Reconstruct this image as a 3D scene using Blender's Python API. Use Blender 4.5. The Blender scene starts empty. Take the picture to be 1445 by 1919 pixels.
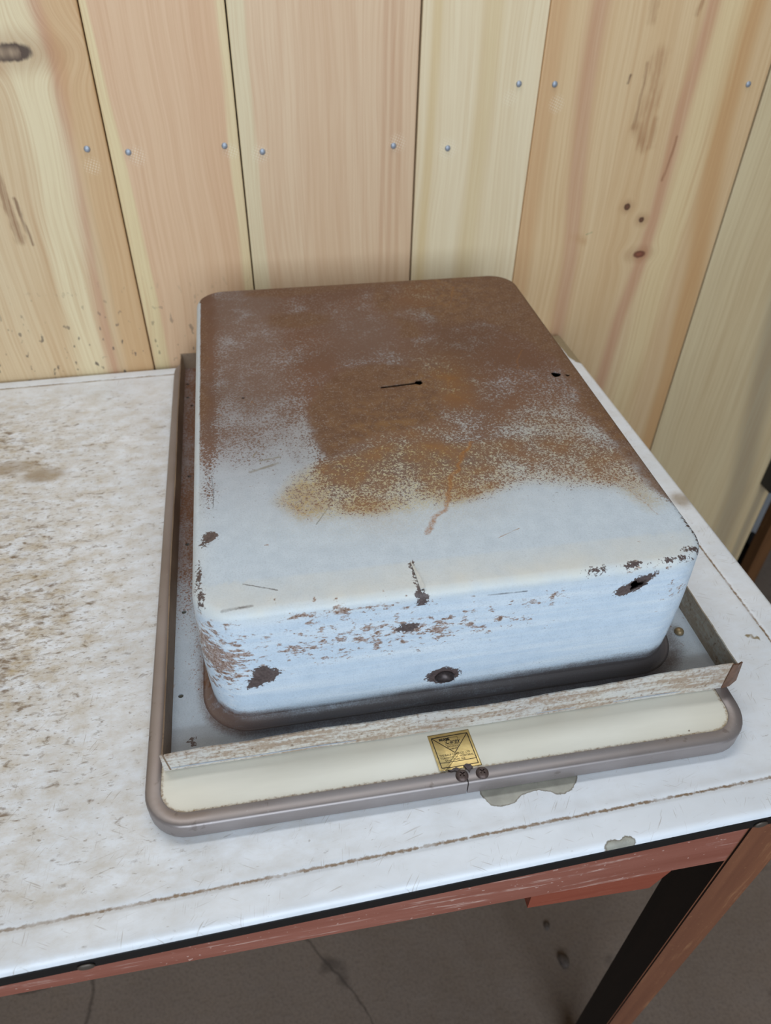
import bpy, bmesh, math, random
import numpy as np
from mathutils import Vector, Matrix
random.seed(4)
D = bpy.data
SC = bpy.context.scene
COL = SC.collection

# ------------------------------------------------------------------ camera, light, exposure
cam = D.objects.new('camera', D.cameras.new('camera')); COL.objects.link(cam)
cam.location = (0.05895, -0.32099, 0.49616)
cam.rotation_euler = (0.85069, -0.01941, -0.18007)
cam.data.sensor_fit = 'VERTICAL'; cam.data.sensor_height = 36.0
cam.data.lens = 36.0 * 1396.1 / 1919.0
cam.data.clip_start = 0.01
cam.data.dof.use_dof = True
cam.data.dof.focus_distance = 0.555
cam.data.dof.aperture_fstop = 8.0
SC.camera = cam

world = D.worlds.new('world'); SC.world = world
world.use_nodes = True
world.node_tree.nodes['Background'].inputs[0].default_value = (0.62, 0.78, 1.0, 1)
world.node_tree.nodes['Background'].inputs[1].default_value = 1.0

YAW0 = 0.02439
def area(name, loc, rot, sx, sy, power, col):
    l = D.lights.new(name, 'AREA'); l.shape = 'RECTANGLE'; l.size = sx; l.size_y = sy
    l.energy = power; l.color = col
    o = D.objects.new(name, l); COL.objects.link(o); o.location = loc; o.rotation_euler = rot
    return o
# daylight entering through the tall open door of the workshop behind the camera
area('doorway_daylight', (-0.15, -2.40, 1.40), (math.radians(90), 0, 0), 2.3, 2.4, 77, (0.78, 0.89, 1.0))
# cool strip lamp hung close to the board wall, above the table
area('strip_lamp', (0.15, 0.36, 1.12), (0, 0, YAW0), 1.2, 0.12, 4.6, (0.90, 0.95, 1.0))
SC.view_settings.view_transform = 'Standard'
SC.view_settings.look = 'None'
SC.view_settings.gamma = 1.0
SC.view_settings.use_curve_mapping = False
SC.view_settings.exposure = 0.0

# ------------------------------------------------------------------ helpers
def S(r, g, b):
    def f(c):
        c /= 255.0
        return c / 12.92 if c <= 0.04045 else ((c + 0.055) / 1.055) ** 2.4
    return (f(r), f(g), f(b), 1.0)

class G:
    """small node-graph writer"""
    def __init__(s, name, rough=0.5, metal=0.0, spec=0.5):
        s.mat = D.materials.new(name); s.mat.use_nodes = True
        s.nt = s.mat.node_tree
        s.b = s.nt.nodes['Principled BSDF']
        s.b.inputs['Roughness'].default_value = rough
        s.b.inputs['Metallic'].default_value = metal
        s.b.inputs['Specular IOR Level'].default_value = spec
        s._co = None
    def n(s, t): return s.nt.nodes.new(t)
    def put(s, sock, v):
        if isinstance(v, bpy.types.NodeSocket): s.nt.links.new(v, sock)
        elif v is not None: sock.default_value = v
    def m(s, op, a, b=None, c=None, clamp=False):
        q = s.n('ShaderNodeMath'); q.operation = op; q.use_clamp = clamp
        s.put(q.inputs[0], a); s.put(q.inputs[1], b); s.put(q.inputs[2], c)
        return q.outputs[0]
    def v(s, op, a, b=None, sc=None):
        q = s.n('ShaderNodeVectorMath'); q.operation = op
        s.put(q.inputs[0], a); s.put(q.inputs[1], b)
        if sc is not None: s.put(q.inputs[3], sc)
        return q.outputs[1] if op in ('LENGTH', 'DOT_PRODUCT', 'DISTANCE') else q.outputs[0]
    def mix(s, f, a, b, blend='MIX'):
        q = s.n('ShaderNodeMix'); q.data_type = 'RGBA'; q.blend_type = blend
        s.put(q.inputs[0], f); s.put(q.inputs[6], a); s.put(q.inputs[7], b)
        return q.outputs[2]
    def co(s):
        if s._co is None: s._co = s.n('ShaderNodeTexCoord').outputs['Object']
        return s._co
    def sep(s, v):
        q = s.n('ShaderNodeSeparateXYZ'); s.put(q.inputs[0], v); return q.outputs
    def comb(s, x, y, z):
        q = s.n('ShaderNodeCombineXYZ'); s.put(q.inputs[0], x); s.put(q.inputs[1], y); s.put(q.inputs[2], z)
        return q.outputs[0]
    def noise(s, vec, scale, detail=2.0, rough=0.5, dist=0.0):
        q = s.n('ShaderNodeTexNoise'); s.put(q.inputs['Vector'], vec)
        q.inputs['Scale'].default_value = scale; q.inputs['Detail'].default_value = detail
        q.inputs['Roughness'].default_value = rough; q.inputs['Distortion'].default_value = dist
        return q.outputs[0]
    def scl(s, vec, x, y, z): return s.v('MULTIPLY', vec, (x, y, z))
    def ss(s, x, lo, hi, a=0.0, b=1.0):
        q = s.n('ShaderNodeMapRange'); q.interpolation_type = 'SMOOTHSTEP'
        s.put(q.inputs[0], x); q.inputs[1].default_value = lo; q.inputs[2].default_value = hi
        q.inputs[3].default_value = a; q.inputs[4].default_value = b
        return q.outputs[0]
    def lin(s, x, lo, hi, a=0.0, b=1.0):
        q = s.n('ShaderNodeMapRange'); q.clamp = True
        s.put(q.inputs[0], x); q.inputs[1].default_value = lo; q.inputs[2].default_value = hi
        q.inputs[3].default_value = a; q.inputs[4].default_value = b
        return q.outputs[0]
    def attr(s, name):
        q = s.n('ShaderNodeAttribute'); q.attribute_name = name; return q.outputs['Fac']
    def seg(s, p, a, b):
        """distance of p to the segment a-b"""
        a = Vector(a); b = Vector(b); d = b - a
        q = s.v('SUBTRACT', p, tuple(a))
        t = s.m('DIVIDE', s.v('DOT_PRODUCT', q, tuple(d)), d.dot(d), clamp=True)
        w = s.n('ShaderNodeVectorMath'); w.operation = 'SCALE'; w.inputs[0].default_value = tuple(d); s.put(w.inputs[3], t)
        return s.v('DISTANCE', q, w.outputs[0])
    def bump(s, h, strength=0.3, dist=0.001):
        q = s.n('ShaderNodeBump'); q.inputs['Strength'].default_value = strength; q.inputs['Distance'].default_value = dist
        s.put(q.inputs['Height'], h); s.nt.links.new(q.outputs[0], s.b.inputs['Normal'])
    def done(s, col, rough=None):
        s.put(s.b.inputs['Base Color'], col)
        if rough is not None: s.put(s.b.inputs['Roughness'], rough)
        return s.mat

def plain(name, col, rough=0.5, metal=0.0, var=0.25, scale=60):
    g = G(name, rough, metal)
    f = g.noise(g.co(), scale, 4, 0.6)
    dk = tuple(c * (1 - var) for c in col[:3]) + (1,); lt = tuple(min(1, c * (1 + var)) for c in col[:3]) + (1,)
    return g.done(g.mix(g.lin(f, 0.3, 0.7), dk, lt))

def mesh_obj(name, verts, faces, mat, parent=None, smooth=False):
    me = D.meshes.new(name); me.from_pydata([tuple(v) for v in verts], [], faces); me.update()
    o = D.objects.new(name, me); COL.objects.link(o)
    if mat: me.materials.append(mat)
    if smooth: me.polygons.foreach_set('use_smooth', [True] * len(me.polygons))
    o.parent = parent
    return o
def bm_obj(name, bm, mat, parent=None, smooth=False):
    bmesh.ops.recalc_face_normals(bm, faces=bm.faces)
    me = D.meshes.new(name); bm.to_mesh(me); bm.free()
    o = D.objects.new(name, me); COL.objects.link(o)
    if mat: me.materials.append(mat)
    if smooth: me.polygons.foreach_set('use_smooth', [True] * len(me.polygons))
    o.parent = parent
    return o
def box(name, lo, hi, mat, parent=None, bevel=0.0, seg=2):
    bm = bmesh.new(); bmesh.ops.create_cube(bm, size=1)
    for v in bm.verts:
        for i in range(3): v.co[i] = (lo[i] + hi[i]) / 2 + v.co[i] * (hi[i] - lo[i])
    if bevel: bmesh.ops.bevel(bm, geom=bm.edges[:], offset=bevel, segments=seg, affect='EDGES', profile=0.5)
    return bm_obj(name, bm, mat, parent)
def empty(name, loc=(0, 0, 0), rz=0.0):
    o = D.objects.new(name, None); COL.objects.link(o); o.location = loc; o.rotation_euler = (0, 0, rz)
    o.empty_display_size = 0.05
    return o
def tag(o, label, cat, group=None):
    o['label'] = label; o['category'] = cat
    if group: o['group'] = group
    return o
def struct(o, label=None):
    o['kind'] = 'structure'
    if label: o['label'] = label
    return o
def set_attr(me, name, arr):
    a = me.attributes.new(name, 'FLOAT', 'POINT'); a.data.foreach_set('value', np.asarray(arr, dtype=np.float32))
def verts_np(me):
    a = np.empty(len(me.vertices) * 3, dtype=np.float32); me.vertices.foreach_get('co', a); return a.reshape(-1, 3).astype(float)
def sstep(a, b, x):
    t = np.clip((x - a) / (b - a), 0, 1); return t * t * (3 - 2 * t)
def poly_sd(px, py, poly):
    """signed distance, positive inside"""
    d = np.full(px.shape, 1e9); ins = np.zeros(px.shape, bool); n = len(poly)
    for i in range(n):
        ax, ay = poly[i]; bx, by = poly[(i + 1) % n]
        ex, ey = bx - ax, by - ay; wx, wy = px - ax, py - ay
        t = np.clip((wx * ex + wy * ey) / (ex * ex + ey * ey + 1e-12), 0, 1)
        d = np.minimum(d, np.hypot(wx - t * ex, wy - t * ey))
        c = ((ay > py) != (by > py)) & (px < (bx - ax) * (py - ay) / (by - ay + 1e-15) + ax)
        ins ^= c
    return np.where(ins, d, -d)
def ell_sd(px, py, cx, cy, rx, ry):
    return (1 - np.hypot((px - cx) / rx, (py - cy) / ry)) * min(rx, ry)
def boolean_cut(o, cutters):
    for c in cutters:
        md = o.modifiers.new('cut', 'BOOLEAN'); md.operation = 'DIFFERENCE'; md.solver = 'EXACT'; md.object = c
    bpy.context.view_layer.update()
    dg = bpy.context.evaluated_depsgraph_get()
    me = D.meshes.new_from_object(o.evaluated_get(dg))
    o.modifiers.clear(); old = o.data; o.data = me; D.meshes.remove(old)
    for c in cutters:
        cm = c.data; D.objects.remove(c); D.meshes.remove(cm)
def cyl_cutter(c, r, axis, depth, n=14, ragged=0.0):
    bm = bmesh.new()
    bmesh.ops.create_cone(bm, cap_ends=True, segments=n, radius1=r, radius2=r, depth=depth)
    if ragged:
        for v in bm.verts:
            k = 1 + ragged * math.sin(3.1 * math.atan2(v.co.y, v.co.x) + 1.3) + ragged * 0.6 * math.sin(5 * math.atan2(v.co.y, v.co.x))
            v.co.x *= k; v.co.y *= k
    M = Matrix.Translation(c) @ (Matrix.Rotation(math.radians(90), 4, 'X') if axis == 'Y' else Matrix.Identity(4))
    bmesh.ops.transform(bm, matrix=M, verts=bm.verts)
    return bm_obj('cutter', bm, None)

YAW = 0.02439                      # table top and wall against the cabinet
FLOOR_Z = -0.75
CEIL_Z = 2.95

# ------------------------------------------------------------------ room
def floor_mat():
    g = G('concrete', 0.75, spec=0.3)
    p = g.co()
    a = g.noise(p, 2.2, 5, 0.6); b = g.noise(p, 30, 5, 0.65); c = g.noise(p, 220, 3, 0.6)
    col = g.mix(g.lin(a, 0.3, 0.7), S(112, 96, 83), S(134, 117, 103))
    col = g.mix(g.m('MULTIPLY', g.lin(b, 0.35, 0.75), 0.55), col, S(128, 114, 104))
    col = g.mix(g.m('MULTIPLY', g.lin(c, 0.45, 0.75), 0.35), col, S(70, 60, 55))
    pw = g.v('ADD', p, g.v('SCALE', g.comb(g.m('SUBTRACT', g.noise(p, 14, 4), 0.5), g.m('SUBTRACT', g.noise(p, 17, 4), 0.5), 0.0), None, 0.03))
    z = FLOOR_Z
    for (p0, p1, w) in [((-0.275, 0.30, z), (-0.28, -0.6, z), 0.0035), ((0.0, 0.17, z), (0.118, 0.009, z), 0.003), ((0.118, 0.009, z), (0.20, -0.4, z), 0.002), ((-1.2, 0.10, z), (-0.275, 0.12, z), 0.003)]:
        d = g.seg(pw, p0, p1)
        col = g.mix(g.ss(d, w * 0.1, w * 1.1, 0.5, 0.0), col, S(50, 41, 35))
    d = g.noise(p, 9, 2)
    col = g.mix(g.ss(d, 0.66, 0.72, 0, 0.6), col, S(64, 54, 48))
    g.bump(g.m('ADD', g.m('MULTIPLY', b, 0.7), g.m('MULTIPLY', c, 0.3)), 0.5, 0.003)
    return g.done(col)
M_floor = floor_mat()
M_ceil = plain('ceiling_board', S(120, 108, 92), 0.8, 0, 0.06, 4)
M_side = plain('side_boards', S(112, 94, 72), 0.7, 0, 0.1, 5)
M_dark = plain('far_dark_boards', S(80, 74, 70), 0.8, 0, 0.2, 8)

struct(box('floor', (-2.4, -2.5, FLOOR_Z - 0.08), (2.6, 3.0, FLOOR_Z), M_floor), 'dark grey-brown stained concrete floor with cracks')
struct(box('ceiling', (-2.4, -2.5, CEIL_Z), (2.6, 3.0, CEIL_Z + 0.06), M_ceil))
struct(box('wall_left', (-2.45, -2.5, FLOOR_Z), (-2.4, 3.0, CEIL_Z), M_side))
struct(box('wall_right', (2.6, -2.5, FLOOR_Z), (2.65, 3.0, CEIL_Z), M_side))
struct(box('wall_far', (-2.4, 3.0, FLOOR_Z), (2.6, 3.05, CEIL_Z), M_dark))
struct(box('wall_front', (-2.4, -2.5, FLOOR_Z), (-1.35, -2.42, CEIL_Z), M_side))
struct(box('wall_front', (1.05, -2.5, FLOOR_Z), (2.6, -2.42, CEIL_Z), M_side))

# ------------------------------------------------------------------ board wall
WALL_V = 0.572
wall_b = box('wall_back', (-1.60, 0.012, FLOOR_Z), (0.974, 0.05, CEIL_Z), plain('wall_backing', S(60, 48, 38), 0.8))
wall_b.location = (-math.sin(YAW) * WALL_V, math.cos(YAW) * WALL_V, 0); wall_b.rotation_euler = (0, 0, YAW)
struct(wall_b, 'wall of upright pale pine boards behind the table')

def wood(name, base, dark, light, streaks=(), knots=(), nails=(), seed=0.0, specks=0.0, ring=1.0, cath=None, tears=()):
    """streaks: (polyline [(u,z)..] sorted from top to bottom, half width, softness, colour, strength)"""
    g = G(name, 0.52, spec=0.35)
    o = g.sep(g.co()); u, z = o[0], o[2]
    p0 = g.comb(u, 0.0, z)
    ue = u
    # grain bends round the knots
    for (ku, kz, ru, rz, cc) in knots:
        du = g.m('SUBTRACT', u, ku); dz = g.m('DIVIDE', g.m('SUBTRACT', z, kz), rz * 2.6)
        env = g.m('EXPONENT', g.m('MULTIPLY', g.m('MULTIPLY', dz, dz), -1.0))
        fu = g.m('DIVIDE', du, ru * 3.0)
        env2 = g.m('EXPONENT', g.m('MULTIPLY', g.m('MULTIPLY', fu, fu), -1.0))
        ue = g.m('SUBTRACT', ue, g.m('MULTIPLY', g.m('MULTIPLY', env, env2), g.m('MULTIPLY', du, 0.75)))
    wig = g.m('SUBTRACT', g.noise(g.comb(g.m('MULTIPLY', u, 1.6), seed, g.m('MULTIPLY', z, 1.0)), 3.0, 2), 0.5)
    ue = g.m('ADD', ue, g.m('MULTIPLY', wig, 0.035))
    if cath:                                    # nested arches of flat-sawn grain: (centre u, curvature)
        dc = g.m('SUBTRACT', u, cath[0])
        ue2 = g.m('ADD', g.m('ABSOLUTE', dc), g.m('MULTIPLY', z, cath[1]))
    else:
        ue2 = ue
    fine = g.noise(g.comb(g.m('MULTIPLY', ue, 330), seed, g.m('MULTIPLY', z, 5)), 1.0, 3, 0.65)
    mid = g.noise(g.comb(g.m('MULTIPLY', ue2, 85), seed + 3, g.m('MULTIPLY', z, 1.6)), 1.0, 2, 0.5)
    broad = g.noise(g.comb(g.m('MULTIPLY', ue, 16), seed + 7, g.m('MULTIPLY', z, 0.9)), 1.0, 2, 0.5)
    cloud = g.noise(p0, 9, 3, 0.5)
    col = g.mix(g.lin(broad, 0.22, 0.78), base, light)
    col = g.mix(g.m('MULTIPLY', g.lin(mid, 0.5, 0.72), 0.34 * ring), col, dark)
    col = g.mix(g.m('MULTIPLY', g.lin(cloud, 0.35, 0.75), 0.22), col, light)
    for (pts, hw, soft, cc, st) in streaks:
        # centre line as a piecewise-linear curve of z
        q = g.n('ShaderNodeFloatCurve'); c = q.mapping.curves[0]
        zs = sorted(pts, key=lambda t: t[1]); z0, z1 = -0.8, 3.0
        xs = [((zz - z0) / (z1 - z0), (uu + 1.0) / 2.5) for uu, zz in zs]
        xs = [(0.0, xs[0][1])] + xs + [(1.0, xs[-1][1])]
        while len(c.points) < len(xs): c.points.new(0.5, 0.5)
        for pt, (a, b) in zip(c.points, xs): pt.location = (a, b); pt.handle_type = 'VECTOR'
        q.mapping.update()
        g.put(q.inputs['Value'], g.m('DIVIDE', g.m('SUBTRACT', z, z0), z1 - z0))
        cu = g.m('SUBTRACT', g.m('MULTIPLY', q.outputs[0], 2.5), 1.0)
        d = g.m('ABSOLUTE', g.m('SUBTRACT', g.m('ADD', u, g.m('MULTIPLY', wig, 0.006)), cu))
        d = g.m('ADD', d, g.m('MULTIPLY', g.m('SUBTRACT', fine, 0.5), soft * 0.8))
        col = g.mix(g.ss(d, hw, hw + soft, st, 0.0), col, cc)
    col = g.mix(g.m('MULTIPLY', g.lin(fine, 0.42, 0.8), 0.5), col, dark)
    col = g.mix(g.m('MULTIPLY', g.lin(fine, 0.5, 0.2), 0.22), col, light)
    rag = g.noise(g.comb(g.m('MULTIPLY', u, 3.0), seed, z), 55, 3)
    for (ku, kz, ru, rz, cc) in knots:
        a = g.m('DIVIDE', g.m('SUBTRACT', u, ku), ru); b = g.m('DIVIDE', g.m('SUBTRACT', z, kz), rz)
        d = g.m('SQRT', g.m('ADD', g.m('MULTIPLY', a, a), g.m('MULTIPLY', b, b)))
        d = g.m('ADD', d, g.m('MULTIPLY', g.m('SUBTRACT', rag, 0.5), 0.8))
        col = g.mix(g.ss(d, 0.8, 3.2, 0.35, 0.0), col, S(150, 95, 55))
        col = g.mix(g.ss(d, 0.75, 1.15, 0.92, 0.0), col, cc)
        col = g.mix(g.ss(d, 0.2, 0.7, 0.6, 0.0), col, tuple(min(1, x * 2.1) for x in cc[:3]) + (1,))
    for (a, b, w, cc, st) in tears:              # torn or split grain along a line
        pw = g.v('ADD', p0, g.comb(g.m('MULTIPLY', g.m('SUBTRACT', rag, 0.5), w * 3.0), 0.0, 0.0))
        d = g.seg(pw, (a[0], 0, a[1]), (b[0], 0, b[1]))
        d = g.m('ADD', d, g.m('MULTIPLY', g.m('SUBTRACT', cloud, 0.5), w * 2.0))
        col = g.mix(g.m('MULTIPLY', g.ss(d, w * 0.1, w * 1.7, st, 0.0), g.lin(fine, 0.3, 0.6, 0.35, 1.0)), col, cc)
    for (nu, nz, ou, oz) in nails:               # waffle prints of the hammer face
        pu = g.m('SUBTRACT', u, nu + ou); pz = g.m('SUBTRACT', z, nz + oz)
        r = g.m('SQRT', g.m('ADD', g.m('MULTIPLY', pu, pu), g.m('MULTIPLY', pz, pz)))
        k = 2 * math.pi / 0.0042
        sa = g.m('SINE', g.m('MULTIPLY', g.m('ADD', pu, g.m('MULTIPLY', pz, 0.4)), k))
        sb = g.m('SINE', g.m('MULTIPLY', g.m('SUBTRACT', pz, g.m('MULTIPLY', pu, 0.4)), k))
        wf = g.ss(g.m('MULTIPLY', sa, sb), 0.0, 0.5)
        wf = g.m('MULTIPLY', wf, g.ss(g.m('ADD', r, g.m('MULTIPLY', g.m('SUBTRACT', cloud, 0.5), 0.02)), 0.006, 0.014, 0.42, 0.0))
        col = g.mix(wf, col, S(242, 228, 200))
    if specks:
        sp = g.noise(g.comb(u, seed, g.m('MULTIPLY', z, 0.55)), 130, 2, 0.5)
        f = g.m('MULTIPLY', g.ss(sp, 0.635, 0.68), g.ss(z, 0.02, 0.14, specks, 0.0))
        col = g.mix(f, col, S(96, 82, 72))
    g.bump(g.m('ADD', g.m('MULTIPLY', fine, 0.6), g.m('MULTIPLY', mid, 0.4)), 0.12, 0.001)
    hs = g.n('ShaderNodeHueSaturation'); hs.inputs['Saturation'].default_value = 0.98; hs.inputs['Value'].default_value = 0.95
    g.put(hs.inputs['Color'], col)
    return g.done(hs.outputs[0])

NAILS = {0: [(-0.0806, 0.2615)], 1: [(-0.0402, 0.2558), (0.0611, 0.2585)], 2: [(0.1012, 0.2516), (0.2484, 0.2523)],
         3: [(0.3125, 0.2472), (0.3896, 0.3110)], 4: [(0.4312, 0.3101), (0.6741, 0.3048)], 5: [(0.735, 0.300)]}
OFFS = {0: [(0.002, -0.018)], 1: [(0.008, -0.004), (0.007, -0.006)], 2: [(-0.003, -0.002), (0.004, 0.004)],
        3: [(0.0, 0.0), (-0.008, -0.014)], 4: [(0.006, -0.02), None], 5: [(0, 0)]}
KN = S(84, 52, 36)
nl = lambda i: [(a[0], a[1], b[0], b[1]) for a, b in zip(NAILS[i], OFFS[i]) if b]
B = [
 # left u, right u, face offset, material
 (-0.298, -0.0602, -0.002, wood('pine_a', S(210, 175, 130), S(184, 138, 92), S(222, 200, 162), seed=1.0, specks=0.85,
    streaks=[([(-0.112, 0.70), (-0.0991, 0.391), (-0.0889, 0.339), (-0.1008, 0.262), (-0.1032, 0.196), (-0.1089, 0.136), (-0.115, -0.2)], 0.003, 0.010, S(186, 122, 96), 0.6),
             ([(-0.128, 0.6), (-0.118, 0.25), (-0.13, 0.1), (-0.14, -0.2)], 0.009, 0.02, S(232, 214, 172), 0.75),
             ([(-0.075, 0.6), (-0.073, 0.2), (-0.078, -0.2)], 0.012, 0.016, S(206, 160, 108), 0.7)],
    knots=[(-0.131, 0.3495, 0.021, 0.0085, S(64, 42, 32))], nails=nl(0),
    tears=[((-0.152, 0.3500), (-0.127, 0.3495), 0.0046, S(172, 146, 116), 0.95), ((-0.183, 0.30), (-0.172, 0.17), 0.0045, S(130, 84, 50), 0.7), ((-0.166, 0.215), (-0.161, 0.165), 0.0018, S(100, 60, 36), 0.7)])),
 (-0.0592, 0.0768, 0.002, wood('pine_b', S(214, 172, 132), S(196, 146, 106), S(224, 188, 150), seed=2.3, specks=0.6, nails=nl(1), ring=0.7,
    streaks=[([(-0.0625, 0.40), (-0.0575, 0.30), (-0.0530, 0.193), (-0.0490, 0.09), (-0.0485, -0.2)], 0.0075, 0.004, S(226, 206, 156), 0.85),
             ([(0.078, 0.5), (0.073, 0.25), (0.0715, 0.1), (0.071, -0.2)], 0.004, 0.006, S(226, 208, 160), 0.75)])),
 (0.0782, 0.2738, 0.0, wood('pine_c', S(212, 174, 136), S(196, 150, 112), S(224, 194, 158), seed=4.1, nails=nl(2), ring=0.8, cath=(0.165, 0.08),
    streaks=[([(0.087, 0.5), (0.086, 0.25), (0.0865, 0.0)], 0.007, 0.006, S(222, 206, 166), 0.8),
             ([(0.236, 0.8), (0.238, 0.3), (0.232, 0.0)], 0.001, 0.003, S(184, 132, 96), 0.35),
             ([(0.243, 0.8), (0.246, 0.3), (0.243, 0.0)], 0.001, 0.003, S(184, 132, 96), 0.35),
             ([(0.251, 0.8), (0.255, 0.3), (0.254, 0.0)], 0.001, 0.003, S(186, 136, 98), 0.35)])),
 (0.2760, 0.4142, 0.001, wood('pine_d', S(224, 200, 158), S(204, 170, 122), S(232, 212, 176), seed=5.7, nails=nl(3), ring=0.7,
    streaks=[([(0.292, 0.36), (0.290, 0.25), (0.287, 0.1)], 0.001, 0.008, S(206, 172, 112), 0.5),
             ([(0.352, 0.30), (0.348, 0.2), (0.342, 0.05)], 0.003, 0.014, S(208, 178, 122), 0.4)])),
 (0.4144, 0.6966, -0.001, wood('pine_e', S(212, 174, 126), S(190, 142, 94), S(224, 194, 150), seed=7.7, nails=nl(4),
    streaks=[([(0.475, 0.6), (0.471, 0.388), (0.470, 0.30), (0.49, 0.1)], 0.004, 0.014, S(192, 140, 112), 0.55),
             ([(0.612, 0.6), (0.604, 0.363), (0.597, 0.28), (0.597, 0.16), (0.592, 0.09), (0.581, 0.01), (0.572, -0.2)], 0.003, 0.012, S(190, 130, 100), 0.6),
             ([(0.655, 0.6), (0.653, 0.34), (0.656, 0.25), (0.678, 0.08), (0.690, -0.09), (0.692, -0.4)], 0.005, 0.02, S(196, 144, 88), 0.7),
             ([(0.424, 0.6), (0.422, 0.1)], 0.004, 0.014, S(200, 150, 100), 0.6),
             ([(0.63, 0.5), (0.625, 0.2), (0.622, -0.1)], 0.008, 0.02, S(228, 202, 152), 0.6)],
    knots=[(0.5543, 0.1696, 0.0042, 0.0042, KN), (0.5788, 0.1521, 0.0045, 0.0042, KN), (0.5873, 0.1059, 0.0095, 0.0052, S(110, 62, 44))],
    tears=[((0.5397, 0.3279), (0.5400, 0.262), 0.0026, S(134, 88, 54), 0.6), ((0.552, 0.335), (0.5549, 0.2467), 0.0090, S(170, 122, 82), 0.6), ((0.543, 0.262), (0.556, 0.238), 0.0060, S(162, 114, 74), 0.5), ((0.566, 0.270), (0.568, 0.240), 0.0035, S(168, 120, 80), 0.5),
           ((0.5219, 0.317), (0.5205, 0.309), 0.0016, S(92, 60, 42), 0.8), ((0.600, 0.25), (0.594, 0.20), 0.0014, S(140, 90, 58), 0.6),
           ((0.53, 0.395), (0.534, 0.37), 0.005, S(160, 112, 72), 0.5), ((0.592, 0.40), (0.586, 0.375), 0.003, S(150, 100, 64), 0.5),
           ((0.506, 0.137), (0.513, 0.1395), 0.0008, S(96, 128, 84), 0.7), ((0.49, 0.134), (0.506, 0.128), 0.006, S(190, 144, 98), 0.5)])),
 (0.7008, 0.974, 0.002, wood('pine_f', S(206, 178, 134), S(178, 144, 102), S(216, 194, 152), seed=9.2, nails=nl(5), ring=0.8,
    streaks=[([(0.80, 0.3), (0.86, -0.1), (0.905, -0.35), (0.92, -0.6)], 0.006, 0.03, S(140, 124, 104), 0.55),
             ([(0.86, 0.3), (0.92, -0.1), (0.955, -0.3), (0.96, -0.6)], 0.002, 0.012, S(112, 102, 92), 0.55)])),
 (-0.515, -0.301, 0.001, wood('pine_g', S(214, 176, 130), S(190, 144, 98), S(226, 198, 154), seed=11.0)),
 (-0.760, -0.518, -0.001, wood('pine_h', S(220, 190, 142), S(196, 152, 104), S(228, 204, 160), seed=12.4)),
]
B += [(-0.965, -0.763, 0.001, B[6][3]), (-1.205, -0.968, 0.0, B[7][3]), (-1.400, -1.208, 0.001, B[6][3]), (-1.600, -1.403, -0.001, B[7][3])]
M_nail = plain('galvanised_nail', S(160, 165, 173), 0.5, 0.5, 0.2, 300)
def nail_mesh():
    bm = bmesh.new()
    bmesh.ops.create_uvsphere(bm, u_segments=10, v_segments=6, radius=0.0034)
    for v in bm.verts: v.co.y *= 0.42
    me = D.meshes.new('nail'); bm.to_mesh(me); bm.free(); me.materials.append(M_nail)
    me.polygons.foreach_set('use_smooth', [True] * len(me.polygons)); return me
NAIL_ME = nail_mesh()
for i, (u0, u1, dy, mt) in enumerate(B):
    b = box('board', (u0, dy - 0.010, FLOOR_Z + 0.002), (u1, 0.0118, CEIL_Z - 0.002), mt, wall_b, bevel=0.0016, seg=2)
    for (nu, nz) in NAILS.get(i, []):
        q = D.objects.new('nail', NAIL_ME); COL.objects.link(q); q.parent = b; q.location = (nu, dy - 0.0106, nz)

# ------------------------------------------------------------------ enamel table
tbl = empty('enamel_table', (0, 0, FLOOR_Z))
tag(tbl, 'worn white enamel-topped table with black edge and red-brown wooden base', 'table')
TU0, TU1, TV0, TV1 = -0.70, 0.493, -0.132, 0.556
GV, GU, GVB = -0.1072, 0.4660, 0.538      # pressed lines round the top

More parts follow.
